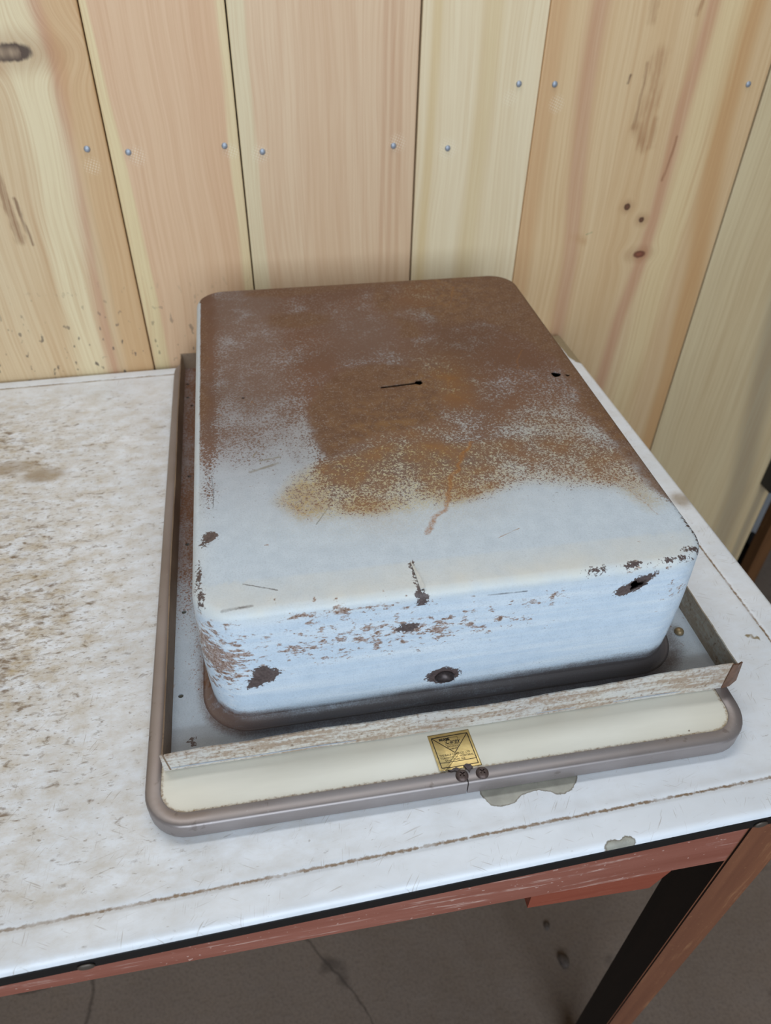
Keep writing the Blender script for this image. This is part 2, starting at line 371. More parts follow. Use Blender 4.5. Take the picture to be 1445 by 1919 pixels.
def table_mat():
    g = G('worn_white_enamel', 0.32, spec=0.45)
    p = g.co()
    wear = g.attr('wear'); chip = g.attr('chip'); stain = g.attr('stain'); groove = g.attr('groove'); grey = g.attr('grey')
    white = g.mix(g.lin(g.noise(p, 14, 3), 0.3, 0.7), S(222, 225, 229), S(234, 236, 239))
    # soft tan film between the specks
    film = g.noise(g.scl(p, 0.7, 1.2, 1), 60, 6, 0.7)
    col = g.mix(g.m('MULTIPLY', g.lin(film, 0.38, 0.68), g.m('MULTIPLY', wear, 0.95), clamp=True), white, S(184, 166, 136))
    # short smeared specks
    ps = g.scl(p, 0.62, 1.15, 1.0)
    n1 = g.noise(ps, 160, 4, 0.6, 0.5); n2 = g.noise(g.v('ADD', p, (3, 1, 0)), 22, 3)
    lvl = g.m('ADD', n1, g.m('MULTIPLY', g.m('SUBTRACT', n2, 0.5), 0.25))
    thr = g.m('SUBTRACT', 0.71, g.m('MULTIPLY', wear, 0.18))
    f = g.m('DIVIDE', g.m('SUBTRACT', lvl, thr), 0.16, clamp=True)
    col = g.mix(g.m('MULTIPLY', f, 0.85), col, g.mix(n2, S(86, 66, 46), S(128, 102, 74)))
    n3 = g.noise(g.scl(g.v('ADD', p, (9, 4, 0)), 0.5, 1.4, 1), 330, 3, 0.6)
    f3 = g.m('DIVIDE', g.m('SUBTRACT', n3, g.m('SUBTRACT', 0.715, g.m('MULTIPLY', wear, 0.155))), 0.08, clamp=True)
    col = g.mix(g.m('MULTIPLY', f3, 0.6), col, S(128, 104, 76))
    # hair scratches in a few directions
    for (ang, sc, st, sd) in [(0.9, 16, 0.30, 1.0), (-0.5, 13, 0.26, 5.0), (1.45, 18, 0.28, 9.0), (0.25, 11, 0.24, 14.0)]:
        ca, sa = math.cos(ang), math.sin(ang)
        o = g.sep(p)
        a = g.m('ADD', g.m('MULTIPLY', o[0], ca), g.m('MULTIPLY', o[1], sa)); b = g.m('SUBTRACT', g.m('MULTIPLY', o[1], ca), g.m('MULTIPLY', o[0], sa))
        nn = g.noise(g.comb(g.m('MULTIPLY', a, sc * 3.2), g.m('MULTIPLY', b, sc * 75), sd), 1.0, 1, 0.4)
        gate = g.ss(g.noise(g.v('ADD', p, (sd, sd, 0)), 45, 1), 0.54, 0.66)
        col = g.mix(g.m('MULTIPLY', g.m('MULTIPLY', g.ss(nn, 0.66, 0.72), gate), st * 1.5), col, S(140, 120, 96))
    # stains, dirty pressed lines, bare patches
    rag = g.noise(p, 260, 4, 0.65); rag2 = g.noise(p, 60, 3)
    col = g.mix(g.m('MULTIPLY', g.m('ADD', stain, g.m('MULTIPLY', g.m('SUBTRACT', rag2, 0.5), 0.7), clamp=True), stain, clamp=True), col, S(150, 128, 98))
    gr = g.m('MULTIPLY', g.ss(g.m('ADD', groove, g.m('MULTIPLY', g.m('SUBTRACT', rag, 0.5), 1.5)), 0.45, 0.95), g.lin(g.noise(p, 34, 4), 0.32, 0.52, 0.3, 0.95))
    col = g.mix(gr, col, S(126, 98, 66))
    c = g.m('ADD', g.m('MULTIPLY', chip, 1.0), g.m('MULTIPLY', g.m('SUBTRACT', rag2, 0.5), 0.9))
    c = g.m('ADD', c, g.m('MULTIPLY', g.m('SUBTRACT', rag, 0.5), 0.4))
    col = g.mix(g.ss(c, -0.10, 0.02), col, S(126, 118, 104))
    col = g.mix(g.ss(c, 0.02, 0.16), col, g.mix(g.lin(rag2, 0.4, 0.6), S(172, 168, 154), S(152, 148, 136)))
    gc = g.m('ADD', grey, g.m('MULTIPLY', g.m('SUBTRACT', rag2, 0.5), 1.2))
    col = g.mix(g.ss(gc, 0.0, 0.25), col, g.mix(rag, S(126, 112, 88), S(160, 142, 110)))
    ro = g.lin(film, 0.3, 0.7, 0.26, 0.42)
    g.bump(g.m('ADD', g.m('MULTIPLY', film, 0.6), g.m('MULTIPLY', f, -0.3)), 0.10, 0.001)
    return g.done(col, ro)

def make_tabletop():
    r = 0.005
    def lines(lo, hi, fine, grooves):
        a = [lo, lo + 0.0006, lo + 0.0018, lo + 0.0034, lo + r]
        x = lo + r
        mid = []
        while x < hi - r - 0.004:
            x += fine if x > -0.31 else 0.02
            mid.append(x)
        for q in grooves: mid += [q + k * 0.0012 for k in range(-5, 6)]
        b = [hi - r, hi - 0.0034, hi - 0.0018, hi - 0.0006, hi]
        mid = [m for m in mid if lo + r + 0.0015 < m < hi - r - 0.0015]
        s = sorted(a + mid + b); o = [s[0]]
        for v in s[1:]:
            if v - o[-1] > 0.00035: o.append(v)
        o[-1] = hi
        return np.array(o)
    us = lines(TU0, TU1, 0.0042, [GU]); vs = lines(TV0, TV1, 0.0042, [GV, GVB])
    U, V = np.meshgrid(us, vs)
    U = U.ravel(); V = V.ravel()
    e = np.minimum(np.minimum(U - TU0, TU1 - U), np.minimum(V - TV0, TV1 - V))
    t = np.clip(1 - e / r, 0, 1)
    Z = -r * (1 - np.sqrt(np.clip(1 - t * t, 0, 1)))
    inU = (U < GU + 0.004); inV = (V > GV - 0.004) & (V < GVB + 0.004)
    gd = np.full(U.shape, 9.0)
    gd = np.where(inU, np.minimum(gd, np.minimum(np.abs(V - GV), np.abs(V - GVB))), gd)
    gd = np.where(inV, np.minimum(gd, np.abs(U - GU)), gd)
    Z = Z - 0.0006 * np.exp(-(gd / 0.0020) ** 2)
    nu, nv = len(us), len(vs)
    verts = np.stack([U, V, Z], 1)
    faces = [(j * nu + i, j * nu + i + 1, (j + 1) * nu + i + 1, (j + 1) * nu + i) for j in range(nv - 1) for i in range(nu - 1)]
    # underside
    base = len(verts)
    under = [(TU0, TV0, -0.006), (TU1, TV0, -0.006), (TU1, TV1, -0.006), (TU0, TV1, -0.006)]
    verts = np.concatenate([verts, np.array(under)])
    faces.append((base + 3, base + 2, base + 1, base))
    o = mesh_obj('enamel_top', verts, faces, table_mat(), None, smooth=True)
    me = o.data
    P = verts_np(me); u, v = P[:, 0], P[:, 1]
    w = np.interp(u, [-0.7, -0.26, -0.16, -0.06, 0.0, 0.12, 0.30, 0.49], [0.95, 0.95, 0.80, 0.60, 0.42, 0.22, 0.12, 0.22])
    w = w * np.interp(v, [-0.14, GV, GV + 0.01, 0.0, 0.10, 0.42, 0.50, 0.54, 0.56], [0.40, 0.45, 0.80, 0.88, 1.0, 1.0, 0.75, 0.35, 0.2])
    w = w + 0.3 * np.exp(-(((u + 0.17) / 0.08) ** 2 + ((v - 0.12) / 0.12) ** 2)) + 0.25 * np.exp(-(((u + 0.24) / 0.05) ** 2 + ((v - 0.44) / 0.05) ** 2))
    set_attr(me, 'wear', np.clip(w, 0, 1.15))
    k = np.where(np.abs(V - GVB) < 0.02, 1.15, 1.0)
    k = np.concatenate([k, np.zeros(4)]); gdd = np.concatenate([gd, np.full(4, 9.0)])
    set_attr(me, 'groove', k * np.exp(-(gdd / 0.0016) ** 2))
    ch = poly_sd(u, v, [(.179, -.070), (.1805, -.0815), (.1853, -.0880), (.1937, -.0915), (.1997, -.0908), (.2085, -.0862), (.2138, -.0842), (.2200, -.0836), (.2290, -.0868), (.2357, -.0905), (.2466, -.0885), (.2511, -.082), (.2530, -.075), (.25, -.070)])
    ch = np.maximum(ch, poly_sd(u, v, [(.2517, -.1300), (.256, -.1270), (.262, -.1295), (.268, -.1265), (.2739, -.1295), (.2739, -.133), (.2517, -.133)]))
    set_attr(me, 'chip', np.clip(ch / 0.006, -3, 3))
    gy = poly_sd(u, v, [(.4430, .0182), (.4530, .0105), (.4598, .0051), (.4605, .0085), (.4580, .0135), (.4565, .0170)])
    gy = np.maximum(gy, poly_sd(u, v, [(.478, .56), (.4785, .50), (.484, .478), (.4925, .472), (.50, .56)]))
    set_attr(me, 'grey', np.clip(gy / 0.006, -3, 3))
    st = np.clip(ell_sd(u, v, -0.205, 0.372, 0.034, 0.014) / 0.008 + 0.4, 0, 1) * 0.8
    st = np.maximum(st, np.clip(ell_sd(u, v, -0.168, 0.353, 0.024, 0.014) / 0.008 + 0.5, 0, 1) * 0.85)
    st = np.maximum(st, np.clip(ell_sd(u, v, 0.482, 0.193, 0.014, 0.016) / 0.010 + 0.3, 0, 1) * 0.8)
    st = np.maximum(st, 0.35 * np.exp(-((v - GV - 0.006) / 0.006) ** 2))
    set_attr(me, 'stain', st)
    return o
top_e = make_tabletop()
TOP_M = Matrix.Rotation(YAW, 4, 'Z')
def fit_table(o, M):
    o.parent = tbl; o.matrix_parent_inverse = Matrix.Identity(4)
    o.matrix_local = Matrix.Translation((0, 0, -FLOOR_Z)) @ M
fit_table(top_e, TOP_M)
# black rolled edge under the white top
M_band = plain('black_enamel_edge', S(10, 9, 9), 0.5, 0, 0.3, 40)
def ring_prism(name, lo, hi, z0, z1, w, mat):
    bm = bmesh.new()
    def loop(a, b, c, d, z): return [bm.verts.new((x, y, z)) for x, y in ((a, b), (c, b), (c, d), (a, d))]
    Ls = []
    for ins, z in ((0.0004, z1), (0, z1 - 0.001), (0, z0 + 0.002), (0.002, z0), (w, z0), (w, z1)):
        Ls.append(loop(lo[0] + ins, lo[1] + ins, hi[0] - ins, hi[1] - ins, z))
    for i in range(len(Ls)):
        A, Bq = Ls[i], Ls[(i + 1) % len(Ls)]
        for k in range(4): bm.faces.new((A[k], A[(k + 1) % 4], Bq[(k + 1) % 4], Bq[k]))
    return bm_obj(name, bm, mat)
fit_table(ring_prism('edge_band', (TU0 - 0.0004, TV0 - 0.0004), (TU1 + 0.0004, TV1 + 0.0004), -0.0185, -0.0052, 0.012, M_band), TOP_M)
for (uu, hh) in [(-0.085, 0.0), (0.372, 0.0)]:
    bm = bmesh.new(); bmesh.ops.create_uvsphere(bm, u_segments=12, v_segments=6, radius=0.0055)
    for v in bm.verts: v.co.y *= 0.25; v.co.z *= 0.7
    s_ = bm_obj('edge_screw', bm, plain('dirty_screw_head', S(92, 82, 72), 0.5, 0.5), None, True)
    fit_table(s_, TOP_M @ Matrix.Translation((uu, TV0 - 0.001, -0.0125)))

def redwood(name, c0, c1, pale, axis, wear=0.5, seed=0.0):
    g = G(name, 0.55, spec=0.3)
    p = g.v('ADD', g.co(), (seed, seed, seed))
    st = {'x': (4, 60, 60), 'z': (60, 60, 4)}[axis]
    a = g.noise(g.scl(p, *st), 1.0, 4, 0.6); b = g.noise(g.scl(p, *[q * 3 for q in st]), 1.0, 3, 0.6); c = g.noise(p, 30, 4, 0.65)
    col = g.mix(g.lin(a, 0.3, 0.7), c0, c1)
    f = g.m('MULTIPLY', g.ss(b, 0.54, 0.66), g.ss(g.m('ADD', g.m('MULTIPLY', a, 0.5), g.m('MULTIPLY', c, 0.5)), 0.47, 0.60))
    col = g.mix(g.m('MULTIPLY', f, wear), col, pale)
    d = g.noise(p, 240, 2)
    col = g.mix(g.ss(d, 0.68, 0.74, 0, wear * 0.8), col, pale)
    g.bump(b, 0.15, 0.001)
    return g.done(col)
M_apron = redwood('worn_red_paint', S(134, 78, 62), S(152, 96, 80), S(200, 166, 152), 'x', 0.9)
M_rail = redwood('red_paint_rail', S(130, 62, 44), S(144, 76, 56), S(180, 120, 96), 'x', 0.4, 3.0)
M_leg = redwood('worn_brown_leg', S(106, 64, 45), S(126, 80, 55), S(160, 114, 78), 'z', 0.5, 7.0)
M_legdark = redwood('near_black_leg', S(20, 14, 11), S(30, 21, 16), S(44, 32, 25), 'z', 0.2, 5.0)
def base_part(o): 
    o.parent = tbl; o.location = (0, 0, -FLOOR_Z); return o
AY0 = -0.1175
base_part(box('apron', (-0.62, AY0, -0.086), (0.377, AY0 + 0.019, -0.0062), M_apron, None, 0.0012))
base_part(box('apron', (-0.62, 0.495, -0.086), (0.40, 0.514, -0.0062), M_apron, None, 0.0012))
base_part(box('apron', (0.398, -0.09, -0.086), (0.417, 0.50, -0.0062), M_apron, None, 0.0012))
base_part(box('apron', (-0.655, -0.09, -0.086), (-0.636, 0.50, -0.0062), M_apron, None, 0.0012))
def rail():
    pr = [(0.228, -0.088), (0.228, -0.1422), (0.3362, -0.1495), (0.3475, -0.122), (0.3475, -0.088)]
    bm = bmesh.new()
    a = [bm.verts.new((x, -0.105, z)) for x, z in pr]; b = [bm.verts.new((x, -0.088, z)) for x, z in pr]
    bm.faces.new(a); bm.faces.new(b[::-1])
    for i in range(5): bm.faces.new((a[i], a[(i + 1) % 5], b[(i + 1) % 5], b[i]))
    return bm_obj('corner_rail', bm, M_rail)
base_part(rail())
def leg(x0, x1, y0, y1, sx, sy):
    bm = bmesh.new()
    zs = [(-0.0062, 0.0), (-0.10, 0.0), (-0.75, 1.0)]; rows = []
    for z, t in zs:
        tx = 0.014 * t; ty = 0.006 * t
        a, b = (x0, x1 - tx) if sx > 0 else (x0 + tx, x1)
        c, d = (y0, y1 - ty) if sy < 0 else (y0 + ty, y1)
        rows.append([bm.verts.new(q) for q in ((a, c, z), (b, c, z), (b, d, z), (a, d, z))])
    for i in range(2):
        for k in range(4): bm.faces.new((rows[i][k], rows[i][(k + 1) % 4], rows[i + 1][(k + 1) % 4], rows[i + 1][k]))
    bm.faces.new(rows[0]); bm.faces.new(rows[2][::-1])
    bmesh.ops.recalc_face_normals(bm, faces=bm.faces)
    bmesh.ops.bevel(bm, geom=bm.edges[:], offset=0.0015, segments=2, affect='EDGES')
    o = bm_obj('leg', bm, M_leg)
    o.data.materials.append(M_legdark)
    for f in o.data.polygons:                            # the two inward faces take the near-black material
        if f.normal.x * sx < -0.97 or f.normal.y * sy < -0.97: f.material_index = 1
    return base_part(o)
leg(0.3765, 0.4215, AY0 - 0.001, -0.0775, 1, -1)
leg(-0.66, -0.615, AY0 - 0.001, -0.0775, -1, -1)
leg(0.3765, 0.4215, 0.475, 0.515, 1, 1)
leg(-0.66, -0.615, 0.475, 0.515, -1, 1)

# ------------------------------------------------------------------ medicine cabinet lying on its door
cab = empty('medicine_cabinet', (0, 0, 0))
tag(cab, 'rusty pale blue steel bathroom cabinet lying face down on the white table', 'cabinet')
BW, BL, ZT, ZD = 0.360, 0.4796, 0.1341, 0.0146
ZF = ZD + 0.003
CR = 0.030

def paint_mat(name='rusted_pale_blue_paint'):
    g = G(name, 0.42, spec=0.4)
    p = g.co()
    cov, film, solid, ochre, chip, soot, yel, rustc = [g.attr(k) for k in ('cov', 'film', 'solid', 'ochre', 'chip', 'soot', 'yel', 'rustc')]
    n_hi = g.noise(p, 560, 3, 0.6, 0.8); n_big = g.noise(p, 26, 4, 0.6); n_mid = g.noise(p, 90, 4, 0.6); rag = g.noise(p, 480, 3, 0.65)
    n_ub = g.noise(g.v('ADD', p, (5, 2, 1)), 9, 3, 0.5)
    brush = g.noise(g.scl(p, 9, 160, 160), 1.0, 3, 0.6)
    col = g.mix(g.lin(n_mid, 0.3, 0.7), S(188, 201, 212), S(200, 212, 222))
    col = g.mix(g.m('MULTIPLY', g.lin(brush, 0.42, 0.72), g.m('MULTIPLY', g.attr('side'), 0.6)), col, S(226, 229, 229))
    grit = g.noise(p, 900, 2, 0.6)
    col = g.mix(g.m('MULTIPLY', g.lin(grit, 0.48, 0.72), 0.35), col, S(156, 166, 174))
    col = g.mix(g.m('MULTIPLY', yel, g.lin(n_big, 0.25, 0.65, 0.3, 1.0), clamp=True), col, S(218, 214, 200))
    # thin brown-grey bloom
    fl = g.m('ADD', film, g.m('MULTIPLY', g.m('SUBTRACT', n_big, 0.5), g.m('MULTIPLY', film, 0.8)), clamp=True)
    col = g.mix(fl, col, g.mix(g.lin(n_ub, 0.35, 0.65), S(130, 117, 111), S(112, 97, 88)))
    # ochre wash
    oc = g.m('MULTIPLY', ochre, g.m('ADD', g.lin(n_hi, 0.35, 0.65, 0.15, 0.95), g.m('MULTIPLY', g.m('SUBTRACT', n_big, 0.4), 0.8)), clamp=True)
    col = g.mix(g.m('MULTIPLY', oc, 0.85), col, g.mix(g.lin(n_big, 0.35, 0.65), S(178, 162, 112), S(164, 136, 70)))
    # worm-like rust specks
    lv = g.m('ADD', g.m('MULTIPLY', g.m('SUBTRACT', n_hi, 0.5), 2.1), 0.5)
    cv = g.m('ADD', cov, g.m('MULTIPLY', g.m('SUBTRACT', n_big, 0.5), g.lin(cov, 0.0, 0.3, 0.0, 0.9)))
    f = g.m('DIVIDE', g.m('SUBTRACT', cv, lv), 0.22, clamp=True)
    brown = g.mix(g.lin(n_ub, 0.35, 0.65), S(100, 68, 47), S(90, 65, 50))
    brown = g.mix(g.m('MULTIPLY', ochre, g.lin(n_big, 0.35, 0.6)), brown, S(126, 84, 44))
    brown = g.mix(g.m('MULTIPLY', g.attr('lilac'), 0.75), brown, S(112, 94, 84))
    brown = g.mix(rustc, brown, S(134, 86, 52))
    col = g.mix(g.m('MULTIPLY', f, 0.88), col, brown)
    # clustered brown pits on the upright sides
    fs = g.attr('pits')
    pe = g.noise(g.scl(p, 0.6, 0.6, 1.15), 230, 5, 0.7)
    pf = g.m('ADD', pe, g.m('MULTIPLY', g.m('SUBTRACT', n_mid, 0.5), 0.55))
    pf = g.m('DIVIDE', g.m('SUBTRACT', pf, g.m('SUBTRACT', 0.755, g.m('MULTIPLY', fs, 0.30))), 0.07, clamp=True)
    col = g.mix(g.m('MULTIPLY', pf, g.lin(n_hi, 0.3, 0.6, 0.5, 0.95)), col, g.mix(g.lin(n_hi, 0.4, 0.6), S(150, 108, 72), S(112, 76, 50)))
    # solid rust fields with ragged rims
    sd = g.m('ADD', solid, g.m('ADD', g.m('MULTIPLY', g.m('SUBTRACT', n_big, 0.5), 3.5), g.m('MULTIPLY', g.m('SUBTRACT', n_hi, 0.5), 3.5)))
    sf = g.m('MULTIPLY', g.ss(sd, -0.6, 0.9), 0.9)
    sc = g.mix(g.lin(n_mid, 0.35, 0.65), S(102, 74, 54), S(112, 84, 62))
    sc = g.mix(g.m('MULTIPLY', g.ss(n_hi, 0.55, 0.62), 0.5), sc, S(140, 124, 112))
    sc = g.mix(g.m('MULTIPLY', ochre, g.lin(n_mid, 0.42, 0.66, 0, 0.6)), sc, S(150, 110, 58))
    col = g.mix(sf, col, sc)
    # rusty tide lines and scratches with places of their own on the top
    wob = g.v('ADD', p, g.comb(g.m('MULTIPLY', g.m('SUBTRACT', n_mid, 0.5), 0.010), g.m('MULTIPLY', g.m('SUBTRACT', g.noise(g.v('ADD', p, (1, 7, 2)), 90, 3), 0.5), 0.010), 0.0))
    z = ZT
    drip = [(.165, .056), (.174, .072), (.184, .080), (.189, .091), (.196, .112), (.214, .143), (.226, .158)]
    dm = None
    for a, b in zip(drip[:-1], drip[1:]):
        d = g.seg(wob, (*a, z), (*b, z)); dm = d if dm is None else g.m('MINIMUM', dm, d)
    for pts in ([(.315, .30), (.30, .27), (.322, .235), (.345, .215)], [(.25, .47), (.285, .45), (.27, .41), (.235, .405)], [(.066, .112), (.078, .095), (.086, .083)], [(.325, .095), (.332, .072), (.340, .05)], [(.21, .30), (.232, .262), (.226, .235), (.245, .205)]):
        for a, b in zip(pts[:-1], pts[1:]):
            d = g.seg(wob, (*a, z), (*b, z)); dm = g.m('MINIMUM', dm, g.m('ADD', d, 0.0016))
    col = g.mix(g.m('MULTIPLY', g.ss(dm, 0.0005, 0.0030, 0.75, 0.0), g.lin(n_hi, 0.35, 0.6, 0.35, 1.0)), col, S(150, 98, 42))
    wob2 = g.v('ADD', p, g.comb(g.m('MULTIPLY', g.m('SUBTRACT', rag, 0.5), 0.0016), g.m('MULTIPLY', g.m('SUBTRACT', n_hi, 0.5), 0.0016), 0.0))
    for (a, b, w, cc) in [((.034, .0275, z), (.056, .0185, z), .0005, S(84, 78, 74)), ((.215, .044, z), (.232, .051, z), .0004, S(150, 112, 70)), ((.0140, .147, z), (.0158, .128, z), .0004, S(110, 112, 114)), ((.0158, .128, z), (.0150, .107, z), .0004, S(110, 112, 114)),
                          ((.0200, .0065, z - .001), (.0385, .0075, z), .0011, S(86, 76, 70)), ((.195, 0, .1248), (.2222, 0, .1240), .0007, S(86, 88, 92)), ((.098, .094, z), (.088, .078, z), .0005, S(112, 108, 98)),
                          ((.044, .1465, z), (.066, .1545, z), .0014, S(128, 122, 108)), ((.052, .160, z), (.068, .1625, z), .0010, S(128, 122, 108)), ((.047, .166, z), (.050, .172, z), .0008, S(132, 124, 108))]:
        d = g.seg(wob2, a, b)
        col = g.mix(g.m('MULTIPLY', g.ss(d, w * 0.3, w * 1.6, 0.8, 0.0), g.lin(n_mid, 0.36, 0.56, 0.15, 1.0)), col, cc)
    # paint knocked off to dark metal
    c = g.m('ADD', chip, g.m('ADD', g.m('MULTIPLY', g.m('SUBTRACT', n_mid, 0.5), 2.0), g.m('MULTIPLY', g.m('SUBTRACT', rag, 0.5), 3.0)))
    col = g.mix(g.ss(c, -0.15, 0.12), col, g.mix(g.lin(rag, 0.35, 0.65), S(70, 57, 54), S(96, 82, 78)))
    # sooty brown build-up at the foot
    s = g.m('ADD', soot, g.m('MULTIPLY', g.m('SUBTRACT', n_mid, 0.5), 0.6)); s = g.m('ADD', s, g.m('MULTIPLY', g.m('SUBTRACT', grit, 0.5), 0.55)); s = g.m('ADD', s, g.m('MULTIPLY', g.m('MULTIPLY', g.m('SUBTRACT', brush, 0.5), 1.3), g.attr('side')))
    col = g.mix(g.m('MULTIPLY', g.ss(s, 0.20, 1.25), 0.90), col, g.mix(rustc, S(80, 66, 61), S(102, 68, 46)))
    rusty = g.m('MAXIMUM', g.m('MAXIMUM', sf, g.m('MULTIPLY', f, 0.7)), fl)
    g.put(g.b.inputs['Specular IOR Level'], g.lin(rusty, 0.0, 1.0, 0.40, 0.16))
    ro = g.mix(g.m('MAXIMUM', sf, g.m('MULTIPLY', f, 0.7)), (0.48, 0.48, 0.48, 1), (0.72, 0.72, 0.72, 1))
    g.bump(g.m('ADD', g.m('MULTIPLY', n_hi, 0.5), g.m('ADD', g.m('MULTIPLY', f, 0.25), g.m('MULTIPLY', grit, 0.3))), 0.22, 0.0008)
    return g.done(col, ro)
M_paint = paint_mat()

def rrect(x0, y0, x1, y1, r, step):
    """rounded rectangle, counter-clockwise, evenly stepped; returns points and outward normals"""
    P = []; N = []
    def line(a, b, n):
        L = math.dist(a, b); k = max(1, int(L / step))
        for i in range(k):
            t = i / k; P.append((a[0] + (b[0] - a[0]) * t, a[1] + (b[1] - a[1]) * t)); N.append(n)
    def arc(cx, cy, a0):
        k = max(8, int(r * math.pi / 2 / (step * 0.7)))
        for i in range(k):
            a = a0 + math.pi / 2 * i / k; P.append((cx + r * math.cos(a), cy + r * math.sin(a))); N.append((math.cos(a), math.sin(a)))
    line((x0 + r, y0), (x1 - r, y0), (0, -1)); arc(x1 - r, y0 + r, -math.pi / 2)
    line((x1, y0 + r), (x1, y1 - r), (1, 0)); arc(x1 - r, y1 - r, 0)
    line((x1 - r, y1), (x0 + r, y1), (0, 1)); arc(x0 + r, y1 - r, math.pi / 2)
    line((x0, y1 - r), (x0, y0 + r), (-1, 0)); arc(x0 + r, y0 + r, math.pi)
    return np.array(P), np.array(N)

DUMMY = ('cov', 'film', 'solid', 'ochre', 'chip', 'soot', 'yel', 'rustc')
def make_box():
    P, N = rrect(0, 0, BW, BL, CR, 0.0030)
    n = len(P)
    rings = []
    rb, rt = 0.008, 0.0070
    for i in range(6):                                      # foot fillet
        a = math.pi / 2 * i / 6
        rings.append((rb * (1 - math.sin(a)), ZF + 0.0001 + rb * (1 - math.cos(a))))
    k = 28
    for i in range(k + 1):
        t = i / k; rings.append((0.0015 * math.sin(math.pi * t), ZF + rb + (ZT - rt - ZF - rb) * t))
    for i in range(1, 8):                                   # shoulder
        a = math.pi / 2 * i / 7
        rings.append((-rt * (1 - math.cos(a)), ZT - rt + rt * math.sin(a)))
    V = []
    for off, z in rings:
        Q = P + N * off
        V += [(x, y, z) for x, y in Q]
    Q = P - N * rt; cx, cy = BW / 2, BL / 2
    m = 66
    for j in range(1, m):
        t = 1 - j / m
        dish = 0.0016 * (1 - t * t)                        # the pressed top is very slightly crowned
        V += [(cx + (x - cx) * t, cy + (y - cy) * t, ZT + dish * 0.35) for x, y in Q]
    R_ = len(rings) + m - 1
    F = []
    for r in range(R_ - 1):
        for i in range(n):
            j = (i + 1) % n; F.append((r * n + i, r * n + j, (r + 1) * n + j, (r + 1) * n + i))
    c0 = len(V); V.append((cx, cy, ZT + 0.0016 * 0.35))
    for i in range(n): F.append(((R_ - 1) * n + i, (R_ - 1) * n + (i + 1) % n, c0))
    # inside of the shell
    th = 0.0012
    i0 = len(V)
    Q1 = P + N * (rb - 0.0005); Q2 = P - N * th; Q3 = P - N * (rt + 0.001)
    for Qq, z in ((Q1, ZF - 0.0008), (Q2, ZF + rb), (Q2, ZT - rt - 0.001), (Q3, ZT - th)): V += [(x, y, z) for x, y in Qq]
    for r in range(3):
        for i in range(n):
            j = (i + 1) % n; F.append((i0 + r * n + j, i0 + r * n + i, i0 + (r + 1) * n + i, i0 + (r + 1) * n + j))
    F.append(tuple(i0 + 3 * n + i for i in range(n))[::-1])
    for i in range(n):
        j = (i + 1) % n; F.append((j, i, i0 + i, i0 + j))
    o = mesh_obj('cabinet_box', V, F, M_paint, cab, smooth=True)
    # slot, holes
    bm = bmesh.new(); pts = [(.1662, .2512), (.1662, .2546), (.1985, .2574), (.2008, .2608), (.2052, .2606), (.2060, .2545), (.2024, .2518), (.1990, .2538)]
    a = [bm.verts.new((x, y, ZT - 0.01)) for x, y in pts]; b = [bm.verts.new((x, y, ZT + 0.01)) for x, y in pts]
    bm.faces.new(a[::-1]); bm.faces.new(b)
    for i in range(8): bm.faces.new((a[i], a[(i + 1) % 8], b[(i + 1) % 8], b[i]))
    cuts = [bm_obj('cutter', bm, None)]
    cuts.append(cyl_cutter((.3335, .2520, ZT), 0.0046, 'Z', 0.02, ragged=0.12))
    cuts.append(cyl_cutter((.3440, .2490, ZT), 0.0021, 'Z', 0.02, ragged=0.2))
    cuts.append(cyl_cutter((.0425, .2545, ZT), 0.0014, 'Z', 0.02))
    cuts.append(cyl_cutter((.3030, 0.0, .1160), 0.0042, 'Y', 0.02, ragged=0.25))
    boolean_cut(o, cuts)
    me = o.data
    me.polygons.foreach_set('use_smooth', [True] * len(me.polygons))
    A = verts_np(me); x, y, z = A[:, 0], A[:, 1], A[:, 2]
    wt = sstep(ZT - 0.008, ZT - 0.001, z)                   # on the top
    front = (y < 0.030) & (z < ZT - 0.002)
    xk = [0, .03, .06, .088, .105, .16, .22, .28, .33, .36]
    yk = [0.0, .06, .08, .10, .13, .16, .20, .25, .30, .36, .42, .49]
    ctab = {0: [0, .02, .04, .10, .22, .34, .52, .64, .70, .76, .80, .88], .088: [0, .01, .04, .12, .26, .40, .58, .68, .72, .76, .78, .84],
            .105: [0, .04, .20, .44, .60, .74, .85, .92, .90, .78, .76, .84], .22: [0, .03, .14, .36, .58, .72, .82, .88, .86, .80, .78, .86],
            .33: [0, .06, .20, .38, .56, .66, .73, .78, .80, .82, .84, .88], .36: [0, .2, .35, .45, .7, .8, .85, .9, .9, .9, .9, .9]}
    xs_ = sorted(ctab); vals = np.stack([np.interp(y, yk, ctab[q]) for q in xs_], 1)
    ix = np.clip(np.searchsorted(xs_, x) - 1, 0, len(xs_) - 2); xa = np.array(xs_); tt = np.clip((x - xa[ix]) / (xa[ix + 1] - xa[ix]), 0, 1)
    rr = np.arange(len(x)); cov = (vals[rr, ix] * (1 - tt) + vals[rr, ix + 1] * tt) * wt
    cov += wt * 0.40 * np.exp(-((x - 0.012) / 0.006) ** 2) * sstep(0.03, 0.16, y)      # left margin
    pits = 0.82 * np.exp(-(((x - .09) / .10) ** 2 + ((z - .100) / .030) ** 2)) + 1.05 * np.exp(-(((x - .010) / .018) ** 2 + ((z - .080) / .040) ** 2)) \
        + 0.55 * np.exp(-(((x - .20) / .07) ** 2 + ((z - .096) / .020) ** 2)) + 0.75 * np.exp(-(((x - .335) / .014) ** 2 + ((z - .105) / .018) ** 2)) + 0.7 * np.exp(-(((x - .24) / .02) ** 2 + ((z - .116) / .008) ** 2)) \
        + 0.75 * np.exp(-((z - (ZT - .007)) / .004) ** 2) * np.exp(-((x - .10) / .07) ** 2) \
        + 0.70 * np.exp(-((z - (ZT - .004)) / .004) ** 2) * np.exp(-((x - .31) / .05) ** 2)
